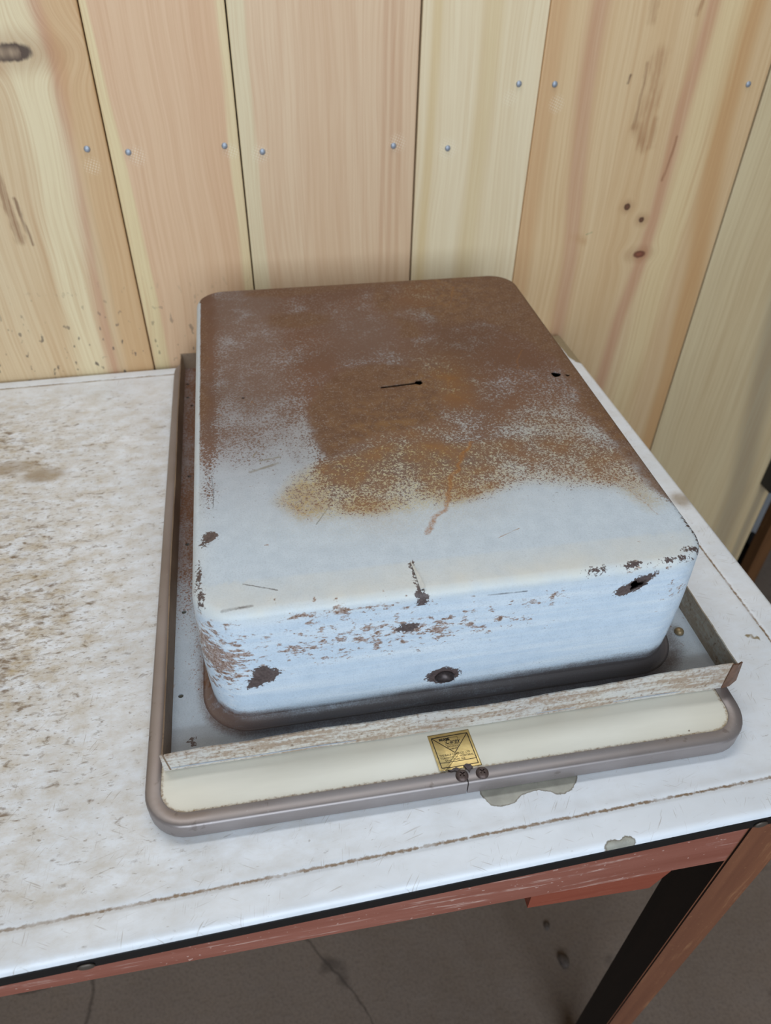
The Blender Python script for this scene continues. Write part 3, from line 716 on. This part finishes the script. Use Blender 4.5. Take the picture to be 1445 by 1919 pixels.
    set_attr(me, 'pits', np.where((y < .03) & (z < ZT + 1), pits, 0) + np.where((x < .006) & (y >= .03) & (z < ZT - .012), 0.9, 0) + wt * 0.25 * sstep(.0, .1, y))
    fc = 0.03
    left = (x < 0.004) & (z < ZT - 0.004)
    cov = np.where(front, np.maximum(cov, fc), cov)
    cov = np.where(left & ~front, np.maximum(cov, 0.35), cov)
    oc = np.clip(poly_sd(x, y, [(.062, .108), (.078, .135), (.099, .149), (.16, .17), (.222, .158), (.29, .165), (.345, .13), (.35, .06), (.335, .055), (.32, .085), (.25, .10), (.194, .082), (.133, .080), (.077, .085)]) / 0.014 + 0.55, 0, 1)
    oc = oc * np.interp(x, [.06, .20, .26, .36], [1, 1, .6, .75])
    cov = cov + 0.24 * oc * wt * sstep(.18, .13, y) * sstep(.05, .10, y)
    rim = (x < 0.0040) & (y > .02)
    cov = np.where(rim, cov * 0.15, cov)
    set_attr(me, 'cov', cov)
    fm = np.interp(y, [0, .06, .10, .15, .20, .26, .32, .40], [0, .04, .18, .48, .76, .92, .98, 1]) * wt
    fm = np.where(rim, fm * 0.2, fm)
    set_attr(me, 'side', 1 - wt)
    set_attr(me, 'lilac', np.clip(1 - (x - .07) / .03, 0, 1) * sstep(.012, .03, x) + np.exp(-(((x - .17) / .05) ** 2 + ((y - .36) / .07) ** 2)) * .8)
    set_attr(me, 'film', fm)
    so = poly_sd(x, y, [(.094, .202), (.097, .234), (.117, .267), (.141, .292), (.175, .30), (.215, .29), (.235, .26), (.228, .225), (.219, .190), (.19, .180), (.149, .182), (.122, .150), (.098, .142), (.094, .165)])
    so = np.maximum(so, poly_sd(x, y, [(.343, .30), (.338, .20), (.344, .12), (.350, .07), (.365, .045), (.365, .36), (.350, .36)]))
    so = np.maximum(so, poly_sd(x, y, [(.26, .485), (.255, .43), (.235, .40), (.25, .355), (.29, .365), (.32, .33), (.335, .29), (.365, .29), (.365, .485)]) - 0.003)
    so = np.maximum(so, ell_sd(x, y, .105, .395, .040, .020) - 0.002)
    so = np.maximum(so, ell_sd(x, y, .10, .465, .06, .012))
    so = np.maximum(so, ell_sd(x, y, .20, .43, .012, .05) - 0.001)
    so = np.maximum(so, ell_sd(x, y, .20, .47, .10, .010) - 0.001)
    so = np.maximum(so, ell_sd(x, y, .004, .32, .010, .13) - 0.001)
    so = np.maximum(so, ell_sd(x, y, .215, .345, .012, .06) - 0.001)
    so = so - 0.016 * sstep(.16, .235, x) * (x < .28) * (y < .34) - 0.010 * sstep(.20, .15, y) * (x < .30)
    set_attr(me, 'solid', np.clip(np.where((wt > 0.3) & ~rim, so / 0.006, -9), -9, 4))
    oc = np.maximum(oc, 0.38 * np.exp(-(((x - .15) / .08) ** 2 + ((y - .085) / .028) ** 2)))
    oc = np.maximum(oc, 0.75 * np.exp(-(((x - .225) / .03) ** 2 + ((y - .25) / .05) ** 2)))
    oc = np.maximum(oc, 0.5 * np.exp(-(((x - .26) / .05) ** 2 + ((y - .44) / .05) ** 2)))
    oc = np.maximum(oc, 0.6 * np.exp(-(((x - .17) / .06) ** 2 + ((y - .18) / .05) ** 2)))
    oc = np.maximum(oc, 0.55 * np.exp(-(((x - .30) / .06) ** 2 + ((y - .16) / .05) ** 2)))
    set_attr(me, 'ochre', oc * wt)
    # knocked-off paint
    ch = np.full(x.shape, -1.0)
    def fr(sd): return np.where(front, sd, -1.0)
    def tp(sd): return np.where(z > ZT - 0.006, sd, -1.0)
    ch = np.maximum(ch, fr(poly_sd(x, z, [(.027, .059), (.029, .066), (.033, .073), (.035, .082), (.043, .082), (.050, .077), (.053, .0725), (.048, .068), (.043, .063), (.035, .060)])))
    ch = np.maximum(ch, fr(ell_sd(x, z, .1405, .1025, .0070, .0042)))
    ch = np.maximum(ch, fr(ell_sd(x, z, .1695, .0425, .0125, .0100)))
    ch = np.maximum(ch, np.where(y < .02, poly_sd(x, z, [(.2870, .1105), (.294, .117), (.302, .1225), (.315, .1275), (.319, .126), (.312, .118), (.306, .110), (.297, .1065), (.292, .108)]), -1.0))
    ch = np.maximum(ch, tp(poly_sd(x, y, [(.010, .084), (.020, .080), (.016, .073), (.008, .066), (.005, .069)])) - 0.0004)
    ch = np.maximum(ch, tp(ell_sd(x, y, .0055, .040, .0022, .009)))
    ch = np.maximum(ch, tp(ell_sd(x, y, .0062, .022, .0024, .006)))
    ch = np.maximum(ch, np.where(z > ZT - .012, ell_sd(x, y, .149, .001, .0042, .0055), -1.0))
    ch = np.maximum(ch, tp(poly_sd(x, y, [(.146, .030), (.149, .031), (.1495, .004), (.146, .004)])) - 0.0009)
    ch = np.maximum(ch, tp(ell_sd(x, y, .350, .011, .011, .0026)) - 0.0005)
    ch = np.maximum(ch, tp(ell_sd(x, y, .334, .0045, .013, .0018)) - 0.0003)
    ch = np.maximum(ch, tp(ell_sd(x, y, .3565, .030, .0013, .014)) - 0.0002)
    ch = np.maximum(ch, tp(ell_sd(x, y, .272, .0030, .006, .0020)) - 0.0003)
    ch = np.maximum(ch, tp(ell_sd(x, y, .300, .0040, .008, .0018)) - 0.0003)
    set_attr(me, 'chip', np.clip(ch / 0.0035, -6, 3))
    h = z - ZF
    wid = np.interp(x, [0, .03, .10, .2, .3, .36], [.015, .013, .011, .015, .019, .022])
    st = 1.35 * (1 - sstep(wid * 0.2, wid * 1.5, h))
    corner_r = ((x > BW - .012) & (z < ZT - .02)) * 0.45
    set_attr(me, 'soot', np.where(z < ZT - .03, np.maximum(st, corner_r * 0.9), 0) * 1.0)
    ye = np.exp(-((z - (ZT - .003)) / .006) ** 2) * (y < .03) * 0.35 + np.exp(-(y / .020) ** 2) * wt * 0.45
    ye += np.exp(-((x) / .010) ** 2) * (y > .03) * 0.3 * (z > ZT - .012)
    set_attr(me, 'yel', np.clip(ye, 0, 1))
    set_attr(me, 'rustc', np.where(z < ZT - .012, np.clip(1.2 - x / .05, 0, 1), 0) + np.where(wt > 0.5, 0.12, 0.0))
    return o
make_box()

# dent, nub, torn flap and rivet on the box
M_darkmetal = plain('bare_dark_metal', S(72, 62, 60), 0.45, 0.5, 0.35, 500)
bm = bmesh.new(); bmesh.ops.create_uvsphere(bm, u_segments=18, v_segments=10, radius=1.0)
for v in bm.verts:
    k = 1 + 0.10 * math.sin(3 * v.co.x + 2 * v.co.z)
    v.co = Vector((0.0075 * v.co.x * k + 0.1705, 0.0050 * v.co.y * k - 0.0010, 0.0056 * v.co.z * k + 0.0418))
bm_obj('knockout_nub', bm, M_darkmetal, cab, True)
bm = bmesh.new()
q = [bm.verts.new(c) for c in ((.3045, -.0012, .1150), (.3085, -.0015, .1165), (.3095, -.0045, .1205), (.3055, -.0048, .1195), (.3035, -.0035, .1175))]
bm.faces.new(q); ext = bmesh.ops.extrude_face_region(bm, geom=bm.faces[:])
for v in [e for e in ext['geom'] if isinstance(e, bmesh.types.BMVert)]: v.co += Vector((0, 0.0008, 0.0006))
bm_obj('torn_flap', bm, M_darkmetal, cab)

# strip of lifted paint beside the slit at the front of the top
bm = bmesh.new(); n_ = 9; L_ = []; R2 = []
for i in range(n_):
    t = i / (n_ - 1); yy = .0300 - .026 * t; zz = ZT + 0.0006 + 0.0010 * math.sin(math.pi * t)
    w = 0.0006 + 0.0028 * t
    L_.append(bm.verts.new((.1472 + .0015 * t, yy, zz))); R2.append(bm.verts.new((.1472 + .0015 * t + w, yy, zz + 0.0008 * t)))
for i in range(n_ - 1): bm.faces.new((L_[i], R2[i], R2[i + 1], L_[i + 1]))
ext = bmesh.ops.extrude_face_region(bm, geom=bm.faces[:])
for v in [e for e in ext['geom'] if isinstance(e, bmesh.types.BMVert)]: v.co.z -= 0.0007
bm_obj('lifted_paint', bm, plain('lifted_paint', S(196, 196, 190), 0.5, 0, 0.12, 400), cab)

# flange round the box
FX0, FX1, FY0, FY1 = -0.0312, 0.3935, -0.0280, 0.5180
def make_flange():
    step = 0.0036
    xs = np.linspace(FX0, FX1, int((FX1 - FX0) / step)); ys = np.linspace(FY0, FY1, int((FY1 - FY0) / step))
    nx, ny = len(xs), len(ys)
    X, Y = np.meshgrid(xs, ys); V = np.stack([X.ravel(), Y.ravel(), np.full(X.size, ZF)], 1)
    F = []
    for j in range(ny - 1):
        for i in range(nx - 1):
            mx, my = (xs[i] + xs[i + 1]) / 2, (ys[j] + ys[j + 1]) / 2
            if 0.004 < mx < BW - 0.004 and 0.004 < my < BL - 0.004: continue
            F.append((j * nx + i, j * nx + i + 1, (j + 1) * nx + i + 1, (j + 1) * nx + i))
    o = mesh_obj('flange', V, F, M_paint, cab)
    bm = bmesh.new(); bm.from_mesh(o.data)
    bmesh.ops.delete(bm, geom=[v for v in bm.verts if not v.link_faces], context='VERTS')
    bmesh.ops.solidify(bm, geom=bm.faces[:], thickness=0.0010)
    zmax = max(v.co.z for v in bm.verts)
    for v in bm.verts: v.co.z += ZF - zmax
    bmesh.ops.recalc_face_normals(bm, faces=bm.faces)
    bm.to_mesh(o.data); bm.free()
    holes = [(-.0247, .0312), (-.024, .1155), (-.0227, .1985), (-.0225, .30), (-.0213, .4324), (-.0264, .4503), (-.0268, .4801)]
    boolean_cut(o, [cyl_cutter((a, b, ZF), 0.0020, 'Z', 0.0034, 10) for a, b in holes])
    me = o.data; A = verts_np(me); x, y = A[:, 0], A[:, 1]
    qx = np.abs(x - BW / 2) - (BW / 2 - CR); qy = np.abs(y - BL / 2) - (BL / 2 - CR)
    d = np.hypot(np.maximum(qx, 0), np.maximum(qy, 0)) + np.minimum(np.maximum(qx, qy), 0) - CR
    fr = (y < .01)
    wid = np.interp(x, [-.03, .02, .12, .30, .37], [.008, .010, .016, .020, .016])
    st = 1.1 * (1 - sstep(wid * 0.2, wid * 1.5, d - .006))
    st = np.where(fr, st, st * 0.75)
    set_attr(me, 'pits', np.full(len(x), 0.35)); set_attr(me, 'lilac', np.zeros(len(x))); set_attr(me, 'side', np.zeros(len(x)))
    leftrust = sstep(-.008, -.002, -x) * sstep(.05, .20, y)
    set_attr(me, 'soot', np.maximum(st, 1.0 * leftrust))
    set_attr(me, 'rustc', np.clip(np.maximum(1.1 - (x + .02) / .05, 0.85 * leftrust), 0, 1))
    set_attr(me, 'cov', 0.08 + 0.45 * leftrust + 0.25 * np.exp(-((x + .012) / .012) ** 2) * sstep(.0, .06, y))
    for k in ('film', 'ochre', 'yel'): set_attr(me, k, (np.where(y < .004, .45, .2) if k == 'film' else np.zeros(len(x))))
    set_attr(me, 'solid', np.full(len(x), -9.0)); set_attr(me, 'chip', np.where(np.hypot(x + .0159, y + .0097) < .005, 0.1, -5.0))
make_flange()

def lip_mat(name, amount, tint, axis, base0=S(190, 186, 180), base1=S(204, 197, 184)):
    g = G(name, 0.55, spec=0.3)
    p = g.co()
    sc = (14, 14, 170) if axis == 'x' else (14, 14, 170)
    st = g.scl(p, 22 if axis == 'x' else 60, 60 if axis == 'x' else 22, 190)
    a = g.noise(st, 1.0, 5, 0.65); b = g.noise(p, 320, 4, 0.65); c = g.noise(p, 24, 3)
    col = g.mix(g.lin(c, 0.3, 0.7), base0, base1)
    f = g.m('ADD', g.m('MULTIPLY', a, 0.55), g.m('ADD', g.m('MULTIPLY', b, 0.35), g.m('MULTIPLY', c, 0.20)))
    col = g.mix(g.ss(f, 0.54 - amount, 0.70 - amount, 0.0, 0.85), col, g.mix(c, tint, S(160, 138, 114)))
    col = g.mix(g.ss(b, 0.60, 0.68, 0, 0.6), col, S(92, 70, 58))
    g.bump(b, 0.3, 0.001)
    return g.done(col)
M_lipf = lip_mat('rusty_front_lip', 0.065, S(134, 104, 80), 'x')
M_lips = lip_mat('rusty_side_lip', 0.20, S(70, 48, 35), 'y', S(104, 84, 68), S(120, 98, 80))
M_lipr = lip_mat('dull_side_lip', 0.10, S(128, 118, 102), 'y', S(158, 154, 144), S(168, 162, 148))
def lip(name, pts, mat, th=0.0011, nz=4, jag=0.0):
    """pts: list of (base xyz, top xyz) along the lip; a thin folded sheet"""
    bm = bmesh.new(); rows = []
    for (b, t) in pts:
        b = Vector(b); t = Vector(t); j = random.uniform(-jag, jag)
        rows.append([bm.verts.new(b.lerp(t, k / nz) + Vector((0, 0, j if k == nz else 0))) for k in range(nz + 1)])
    for i in range(len(rows) - 1):
        for k in range(nz): bm.faces.new((rows[i][k], rows[i + 1][k], rows[i + 1][k + 1], rows[i][k + 1]))
    bmesh.ops.recalc_face_normals(bm, faces=bm.faces)
    bmesh.ops.solidify(bm, geom=bm.faces[:], thickness=th)
    return bm_obj(name, bm, mat, cab)
fp = []
for i in range(90):
    t = i / 89; x = -0.0350 + t * (0.3885 + 0.0350)
    zt = np.interp(t, [0, .35, .63, .82, 1], [.0338, .0374, .0388, .0418, .0446])
    wv = 0.0007 * math.sin(9 * t) + 0.0004 * math.sin(31 * t)
    fp.append(((x, FY0 + wv * 0.5 - 0.0015 * max(0, t - .7), ZD - 0.0004), (x, FY0 + wv - 0.001 * max(0, t - .7), zt)))
lip('front_lip', fp, M_lipf, jag=0.00035)
lip('lip_tip', [((.3878, FY0 - .0010, ZD), (.3878, FY0 - .0014, .0446)), ((.3950, FY0 - .0002, ZD), (.3935, FY0 - .0004, .0430)), ((.4030, FY0 + .0035, ZD + .001), (.3995, FY0 + .0030, .0400))], plain('shaded_rust_tip', S(104, 74, 56), 0.6, 0, 0.3, 200))  # rusty brown, with the shade of its turned-away face put into the colour
lp = []
for i in range(70):
    t = i / 69; y = FY0 + t * (FY1 - FY0)
    lp.append(((-0.0312, y, ZD + 0.0002), (-0.0336 + 0.0003 * math.sin(14 * t), y, .0355 + .0012 * t)))
lip('side_lip', lp, M_lips, jag=0.0004)
lp = []
for i in range(70):
    t = i / 69; y = FY0 + t * (FY1 - FY0)
    lp.append(((.3935, y, ZD + 0.0002), (.3945 + 0.0015 * math.sin(math.pi * t), y, .0405 - .003 * t)))
lip('side_lip', lp, M_lipr, jag=0.0003)
lip('back_lip', [((-0.0312 + (0.3935 + .0312) * i / 40, FY1, ZD + 0.0002), (-0.0336 + (0.3950 + .0336) * i / 40, FY1 + .001, .0375)) for i in range(41)], M_lips)

bm = bmesh.new(); bmesh.ops.create_uvsphere(bm, u_segments=16, v_segments=10, radius=0.0040)
for v in bm.verts: v.co = Vector((v.co.x + .3793, v.co.y + .0265, max(v.co.z, -.001) * 0.85 + ZF + .0010))
bm_obj('bolt_head', bm, plain('dull_brass', S(152, 132, 100), 0.45, 0.5, 0.25, 400), cab, True)

# door: cream back panel and folded steel edge
DX0, DX1, DY0, DY1 = -0.04764, 0.39412, -0.07139, 0.547
DR = 0.030
def cream_mat():
    g = G('cream_enamel', 0.38, spec=0.4)
    p = g.co()
    a = g.noise(p, 10, 3); b = g.noise(g.scl(p, 12, 60, 60), 1.0, 4, 0.6); c = g.noise(p, 380, 3, 0.6); d = g.noise(p, 110, 2)
    e = g.attr('edge')
    col = g.mix(g.lin(a, 0.3, 0.7), S(226, 219, 200), S(234, 229, 214))
    col = g.mix(g.m('MULTIPLY', g.lin(b, 0.45, 0.75), 0.35), col, S(214, 208, 192))
    col = g.mix(g.ss(g.m('ADD', g.m('MULTIPLY', e, 0.55), g.m('MULTIPLY', c, 0.6)), 0.66, 1.0), col, g.mix(g.lin(a, 0.4, 0.6), S(176, 150, 108), S(136, 100, 62)))
    col = g.mix(g.ss(d, 0.755, 0.775, 0, 0.8), col, S(112, 92, 68))
    return g.done(col, g.lin(b, 0.3, 0.7, 0.32, 0.46))
def make_panel():
    ins = 0.0060
    P, N = rrect(DX0 + ins, DY0 + ins, DX1 - ins, DY1 - ins, DR - ins, 0.006)
    n = len(P); V = []; F = []
    offs = [0.0, 0.0035, 0.0055, 0.0080, 0.012, 0.020]
    for of in offs: V += [(x, y, ZD - 0.0014) for x, y in P - N * of]
    for r in range(len(offs) - 1):
        for i in range(n):
            j = (i + 1) % n; F.append((r * n + i, r * n + j, (r + 1) * n + j, (r + 1) * n + i))
    F.append(tuple((len(offs) - 1) * n + i for i in range(n)))
    b0 = len(V); V += [(x, y, 0.0008) for x, y in P]
    for i in range(n):
        j = (i + 1) % n; F.append((b0 + i, b0 + j, j, i))
    F.append(tuple(b0 + i for i in range(n))[::-1])
    o = mesh_obj('door', V, F, cream_mat(), cab); o.rotation_euler = (0, 0, -0.00583)
    o['label'] = 'cream enamelled back of the cabinet door'
    set_attr(o.data, 'edge', np.concatenate([np.repeat([1.0, 1.0, 0.95, 0.45, 0.12, 0.0], n), np.ones(n)]))
    return o
DOOR = make_panel()
def steel_mat():
    g = G('taupe_steel', 0.40, 0.5)
    p = g.co()
    a = g.noise(p, 25, 4); b = g.noise(p, 500, 2); c = g.noise(p, 120, 3)
    col = g.mix(g.lin(a, 0.3, 0.7), S(140, 130, 126), S(154, 145, 142))
    col = g.mix(g.ss(b, 0.70, 0.76, 0, 0.3), col, S(180, 176, 176))
    col = g.mix(g.ss(c, 0.66, 0.74, 0, 0.5), col, S(110, 98, 92))
    return g.done(col, g.lin(a, 0.3, 0.7, 0.34, 0.48))
M_steel = steel_mat()
def make_edge():
    P, N = rrect(DX0, DY0, DX1, DY1, DR, 0.008)
    # start the strip at the seam on the front edge
    sx = 0.1728
    k = int(np.argmin(np.abs(P[:, 0] - sx) + 10 * np.abs(P[:, 1] - DY0)))
    P = np.roll(P, -k, 0); N = np.roll(N, -k, 0)
    P[0] = (sx + 0.0004, DY0)
    P = np.vstack([P, [(sx - 0.0004, DY0)]]); N = np.vstack([N, [(0, -1)]])
    prof = [(0.0, 0.0006), (0.0, ZD - 0.0020), (-0.0006, ZD - 0.0006), (-0.0020, ZD), (-0.0098, ZD), (-0.0106, ZD - 0.0006), (-0.0106, ZD - 0.0016), (-0.0070, ZD - 0.0020), (-0.0050, 0.0006)]
    V = []; m = len(prof); n = len(P)
    for (x, y), (nx, ny) in zip(P, N):
        for of, z in prof: V.append((x + nx * of, y + ny * of, z))
    F = []
    for i in range(n - 1):
        for k in range(m):
            j = (k + 1) % m; F.append((i * m + k, (i + 1) * m + k, (i + 1) * m + j, i * m + j))
    F.append(tuple(range(m))); F.append(tuple((n - 1) * m + k for k in range(m))[::-1])
    o = mesh_obj('door_edge', V, F, M_steel, DOOR)
    bm = bmesh.new(); bm.from_mesh(o.data); bmesh.ops.recalc_face_normals(bm, faces=bm.faces); bm.to_mesh(o.data); bm.free()
    o.data.polygons.foreach_set('use_smooth', [True] * len(o.data.polygons))
    md = None
    o.data.set_sharp_from_angle(angle=math.radians(50))
    return o
make_edge()

M_screw = plain('rusty_screw', S(96, 80, 74), 0.5, 0.55, 0.4, 350)
def screw(x, y, rot):
    bm = bmesh.new(); bmesh.ops.create_uvsphere(bm, u_segments=20, v_segments=12, radius=0.0046)
    for v in bm.verts: v.co.z = max(v.co.z, -0.0006) * 0.62
    o = bm_obj('screw', bm, M_screw, None, True)
    cs = []
    for a in (0, math.pi / 2):
        b = bmesh.new(); bmesh.ops.create_cube(b, size=1)
        bmesh.ops.transform(b, matrix=Matrix.Rotation(a + rot, 4, 'Z') @ Matrix.Diagonal((0.0042, 0.0010, 0.0030, 1)), verts=b.verts)
        bmesh.ops.translate(b, vec=(0, 0, 0.0028), verts=b.verts)
        cs.append(bm_obj('cutter', b, None))
    boolean_cut(o, cs)
    o.parent = DOOR; o.location = (x, y, ZD + 0.0002)
    o['label'] = 'rusty cross-head screw'
    bm = bmesh.new()                                     # dirt in the cross recess
    return o
cd, sd_ = math.cos(0.00583), math.sin(0.00583)
def to_door(x, y): return (x * cd - y * sd_, x * sd_ + y * cd)
screw(*to_door(.1692, -.0665), 0.5); screw(*to_door(.1838, -.0668), 0.75)

def flake(name, pts, z0, mat, parent, h=0.0012):
    bm = bmesh.new(); f = bm.faces.new([bm.verts.new((*to_door(x, y), z0)) for x, y in pts])
    e = bmesh.ops.extrude_face_region(bm, geom=[f])
    for v in [q for q in e['geom'] if isinstance(q, bmesh.types.BMVert)]: v.co.z += h
    return bm_obj(name, bm, mat, parent)
flake('rust_flake', [(.1605, -.0605), (.1625, -.0612), (.1645, -.0600), (.1668, -.0596), (.1690, -.0610), (.1695, -.0632), (.1672, -.0632), (.1650, -.0618), (.1625, -.0622)], ZD - .0016, M_darkmetal, DOOR, 0.0022)
flake('rust_flake', [(.1722, -.0590), (.1745, -.0580), (.1772, -.0590), (.1785, -.0612), (.1765, -.0625), (.1752, -.0650), (.1742, -.0625), (.1730, -.0605)], ZD - .0016, M_darkmetal, DOOR, 0.0022)

# gold maker's label on the cream panel
def gold_mat():
    g = G('gold_foil', 0.34, 0.75)
    p = g.co(); a = g.noise(p, 90, 3); b = g.noise(g.scl(p, 40, 300, 100), 1.0, 2)
    col = g.mix(g.lin(a, 0.3, 0.7), S(190, 162, 104), S(208, 182, 122))
    g.bump(g.noise(p, 130, 2), 0.35, 0.0006)
    return g.done(col, g.lin(b, 0.3, 0.7, 0.28, 0.42))
M_gold = gold_mat(); M_ink = plain('label_ink', S(34, 28, 20), 0.6, 0, 0.2, 200)
LW, LH = 0.0312, 0.0296
def lab_h(x, y):      # height of the foil over the panel: the lower left side has come unstuck and creased
    h = 0.00022
    t = max(0.0, 1 - (x / 0.009)) * max(0.0, 1 - max(0, y - 0.004) / 0.022)
    h += 0.0016 * t
    s = (x - 0.004) - (y - 0.0005) * 1.15
    if y < 0.012: h += 0.0005 * math.exp(-(s / 0.0007) ** 2) * (1 if 0.003 < x < 0.02 else 0)
    return h
def make_label():
    n = 40; V = []; F = []
    for lay in (0, 1):
        for j in range(n + 1):
            for i in range(n + 1):
                x, y = LW * i / n, LH * j / n
                if x < 0.0045 and y < 0.004: y = y * 0.9 + 0.0004 * math.sin(x * 3000); 
                V.append((x - 0.0016 * (j / n), y, lab_h(x, y) - (0.00012 if lay else 0)))
    N_ = (n + 1) ** 2
    for j in range(n):
        for i in range(n):
            a = j * (n + 1) + i; q = (a, a + 1, a + n + 2, a + n + 1)
            F.append(q); F.append(tuple(N_ + k for k in q[::-1]))
    rim = [i for i in range(n + 1)] + [j * (n + 1) + n for j in range(1, n + 1)] + [n * (n + 1) + i for i in range(n - 1, -1, -1)] + [j * (n + 1) for j in range(n - 1, 0, -1)]
    for a, b in zip(rim, rim[1:] + rim[:1]): F.append((b, a, N_ + a, N_ + b))
    o = mesh_obj('maker_label', V, F, M_gold, cab, True)
    o.location = (.1546, -.0607, ZD - 0.0014); o.rotation_euler = (0, 0, math.radians(1.3))
    o['label'] = 'gold foil maker label with black print and a crumpled corner'
    return o
LAB = make_label()
def ink_line(a, b, w):
    d = Vector((b[0] - a[0], b[1] - a[1])); L = d.length; d.normalize(); nn = Vector((-d.y, d.x)) * w / 2
    k = max(2, int(L / 0.0008)); V = []; F = []
    for i in range(k + 1):
        t = L * i / k; c = Vector(a) + d * t; h = lab_h(c.x, c.y) + 0.00012
        sh = -0.0016 * c.y / LH
        V += [(c.x + nn.x + sh, c.y + nn.y, h), (c.x - nn.x + sh, c.y - nn.y, h)]
    for i in range(k): F.append((2 * i, 2 * i + 1, 2 * i + 3, 2 * i + 2))
    return V, F
def ink(name, segs):
    V = []; F = []
    for a, b, w in segs:
        v, f = ink_line(a, b, w); o = len(V); V += v; F += [tuple(q + o for q in t) for t in f]
    return mesh_obj(name, V, F, M_ink, LAB)
BX0, BX1, BY0, BY1 = 0.0022, 0.0292, 0.0022, 0.0270
ink('label_border', [((BX0, BY0), (BX1, BY0), .0005), ((BX1, BY0), (BX1, BY1), .0006), ((BX1, BY1), (BX0, BY1), .0006), ((BX0, BY1), (BX0, BY0), .0006), ((BX0, .0062), (BX1, .0062), .0004)])
ink('label_chevron', [((BX0, BY1), (.0156, .0130), .0005), ((.0156, .0130), (BX1, BY1), .0005)])
ink('label_box', [((.0112, .0254), (.0212, .0254), .0002), ((.0212, .0254), (.0212, .0198), .0002), ((.0112, .0254), (.0112, .0198), .0002), ((.0112, .0198), (.0212, .0198), .0002), ((.0150, .0206), (.0202, .0206), .0002)])
def text(body, x, y, size, shear=0.0, bold=0.0, rot=0.0, space=1.0, sx=1.0):
    c = D.curves.new('t', 'FONT'); c.body = body; c.size = size; c.shear = shear; c.offset = bold; c.space_character = space
    c.align_x = 'CENTER'
    o = D.objects.new('t', c); COL.objects.link(o)
    bpy.context.view_layer.update()
    me = D.meshes.new_from_object(o.evaluated_get(bpy.context.evaluated_depsgraph_get()))
    D.objects.remove(o); D.curves.remove(c)
    ca, sa = math.cos(rot), math.sin(rot)
    for v in me.vertices:
        a, b = v.co.x * sx, v.co.y
        X, Y = x + a * ca - b * sa, y + a * sa + b * ca
        v.co = (X - 0.0016 * Y / LH, Y, lab_h(X, Y) + 0.00014)
    me.materials.clear(); me.materials.append(M_ink)
    q = D.objects.new('label_print', me); COL.objects.link(q); q.parent = LAB
    return q
text('MIAMI', .0112, .0236, .0030, 0, .00010, sx=0.95)
text('Carey', .0164, .0208, .0046, 0.35, .00004, sx=0.95)
text('BATHROOM', .0160, .0177, .0017, sx=0.95)
text('CABINET', .0158, .0158, .0016, sx=0.9)
text('THE PHILIP CAREY CO. LTD', .0150, .0112, .00215, sx=0.85)
text('TORONTO  \u2014  MONTREAL', .0160, .0090, .0021, sx=0.95)
text('SAINT JOHN  N.B.', .0142, .0070, .0020, sx=0.95)

# ------------------------------------------------------------------ things beyond the end of the board wall, and on the floor
W_ = lambda u, v, z: (u * math.cos(YAW) - v * math.sin(YAW), u * math.sin(YAW) + v * math.cos(YAW), z)
def prop(o, u, v, z=0.0):
    o.location = W_(u, v, z); o.rotation_euler = (0, 0, YAW); return o
p_ = prop(box('white_post', (0, 0, 0), (0.031, 0.05, CEIL_Z - FLOOR_Z), plain('white_painted_post', S(236, 236, 238), 0.5, 0, 0.04, 12), None, 0.002), 1.243, 0.80, FLOOR_Z)
tag(p_, 'narrow white painted post standing past the end of the board wall', 'post')
p_ = prop(box('brown_post', (0, 0, 0), (0.030, 0.030, 0.62), redwood('brown_post_wood', S(96, 62, 36), S(118, 80, 48), S(140, 100, 64), 'z', 0.4, 11.0), None, 0.002), 1.097, 0.64, FLOOR_Z)
tag(p_, 'slim brown wooden post in front of the white post', 'post')
M_blk = plain('black_rubber', S(24, 22, 22), 0.6, 0, 0.3, 40)
bm = bmesh.new(); bmesh.ops.create_cube(bm, size=1)
for v in bm.verts: v.co = Vector((v.co.x * 0.06 * (0.8 if v.co.z > 0 else 1), v.co.y * 0.08 * (0.7 if v.co.z > 0 else 1), (v.co.z + .5) * 0.09))
bmesh.ops.bevel(bm, geom=bm.edges[:], offset=0.006, segments=2, affect='EDGES')
p_ = prop(bm_obj('door_stop', bm, M_blk), 1.148, 0.72, FLOOR_Z)
tag(p_, 'black wedge on the floor at the foot of the wall end', 'door stop')
p_ = prop(box('junction_box', (0, 0, 0), (0.045, 0.03, 0.10), M_blk, None, 0.002), 0.944, WALL_V - 0.0385, -0.342)
tag(p_, 'small black box fixed low on the right end of the board wall', 'box')
def stone(x, y, s, label, seed):
    random.seed(seed)
    bm = bmesh.new(); bmesh.ops.create_icosphere(bm, subdivisions=2, radius=1)
    for v in bm.verts:
        k = 1 + 0.25 * math.sin(2.3 * v.co.x + seed) * math.cos(2.9 * v.co.y + seed) + random.uniform(-.06, .06)
        v.co = Vector((v.co.x * s[0] * k, v.co.y * s[1] * k, max(v.co.z * k, -0.6) * s[2]))
    zmin = min(v.co.z for v in bm.verts)
    for v in bm.verts: v.co.z -= zmin
    o = bm_obj('pebble', bm, plain('pebble', S(88, 76, 68), 0.8, 0, 0.35, 120), None, True)
    o.location = (x, y, FLOOR_Z); tag(o, label, 'stone'); return o
stone(0.418, 0.019, (0.008, 0.012, 0.006), 'grey-brown pebble on the floor under the table, left of the leg', 1)
stone(0.410, 0.070, (0.005, 0.006, 0.003), 'tiny dark stone chip on the floor behind the pebble', 5)
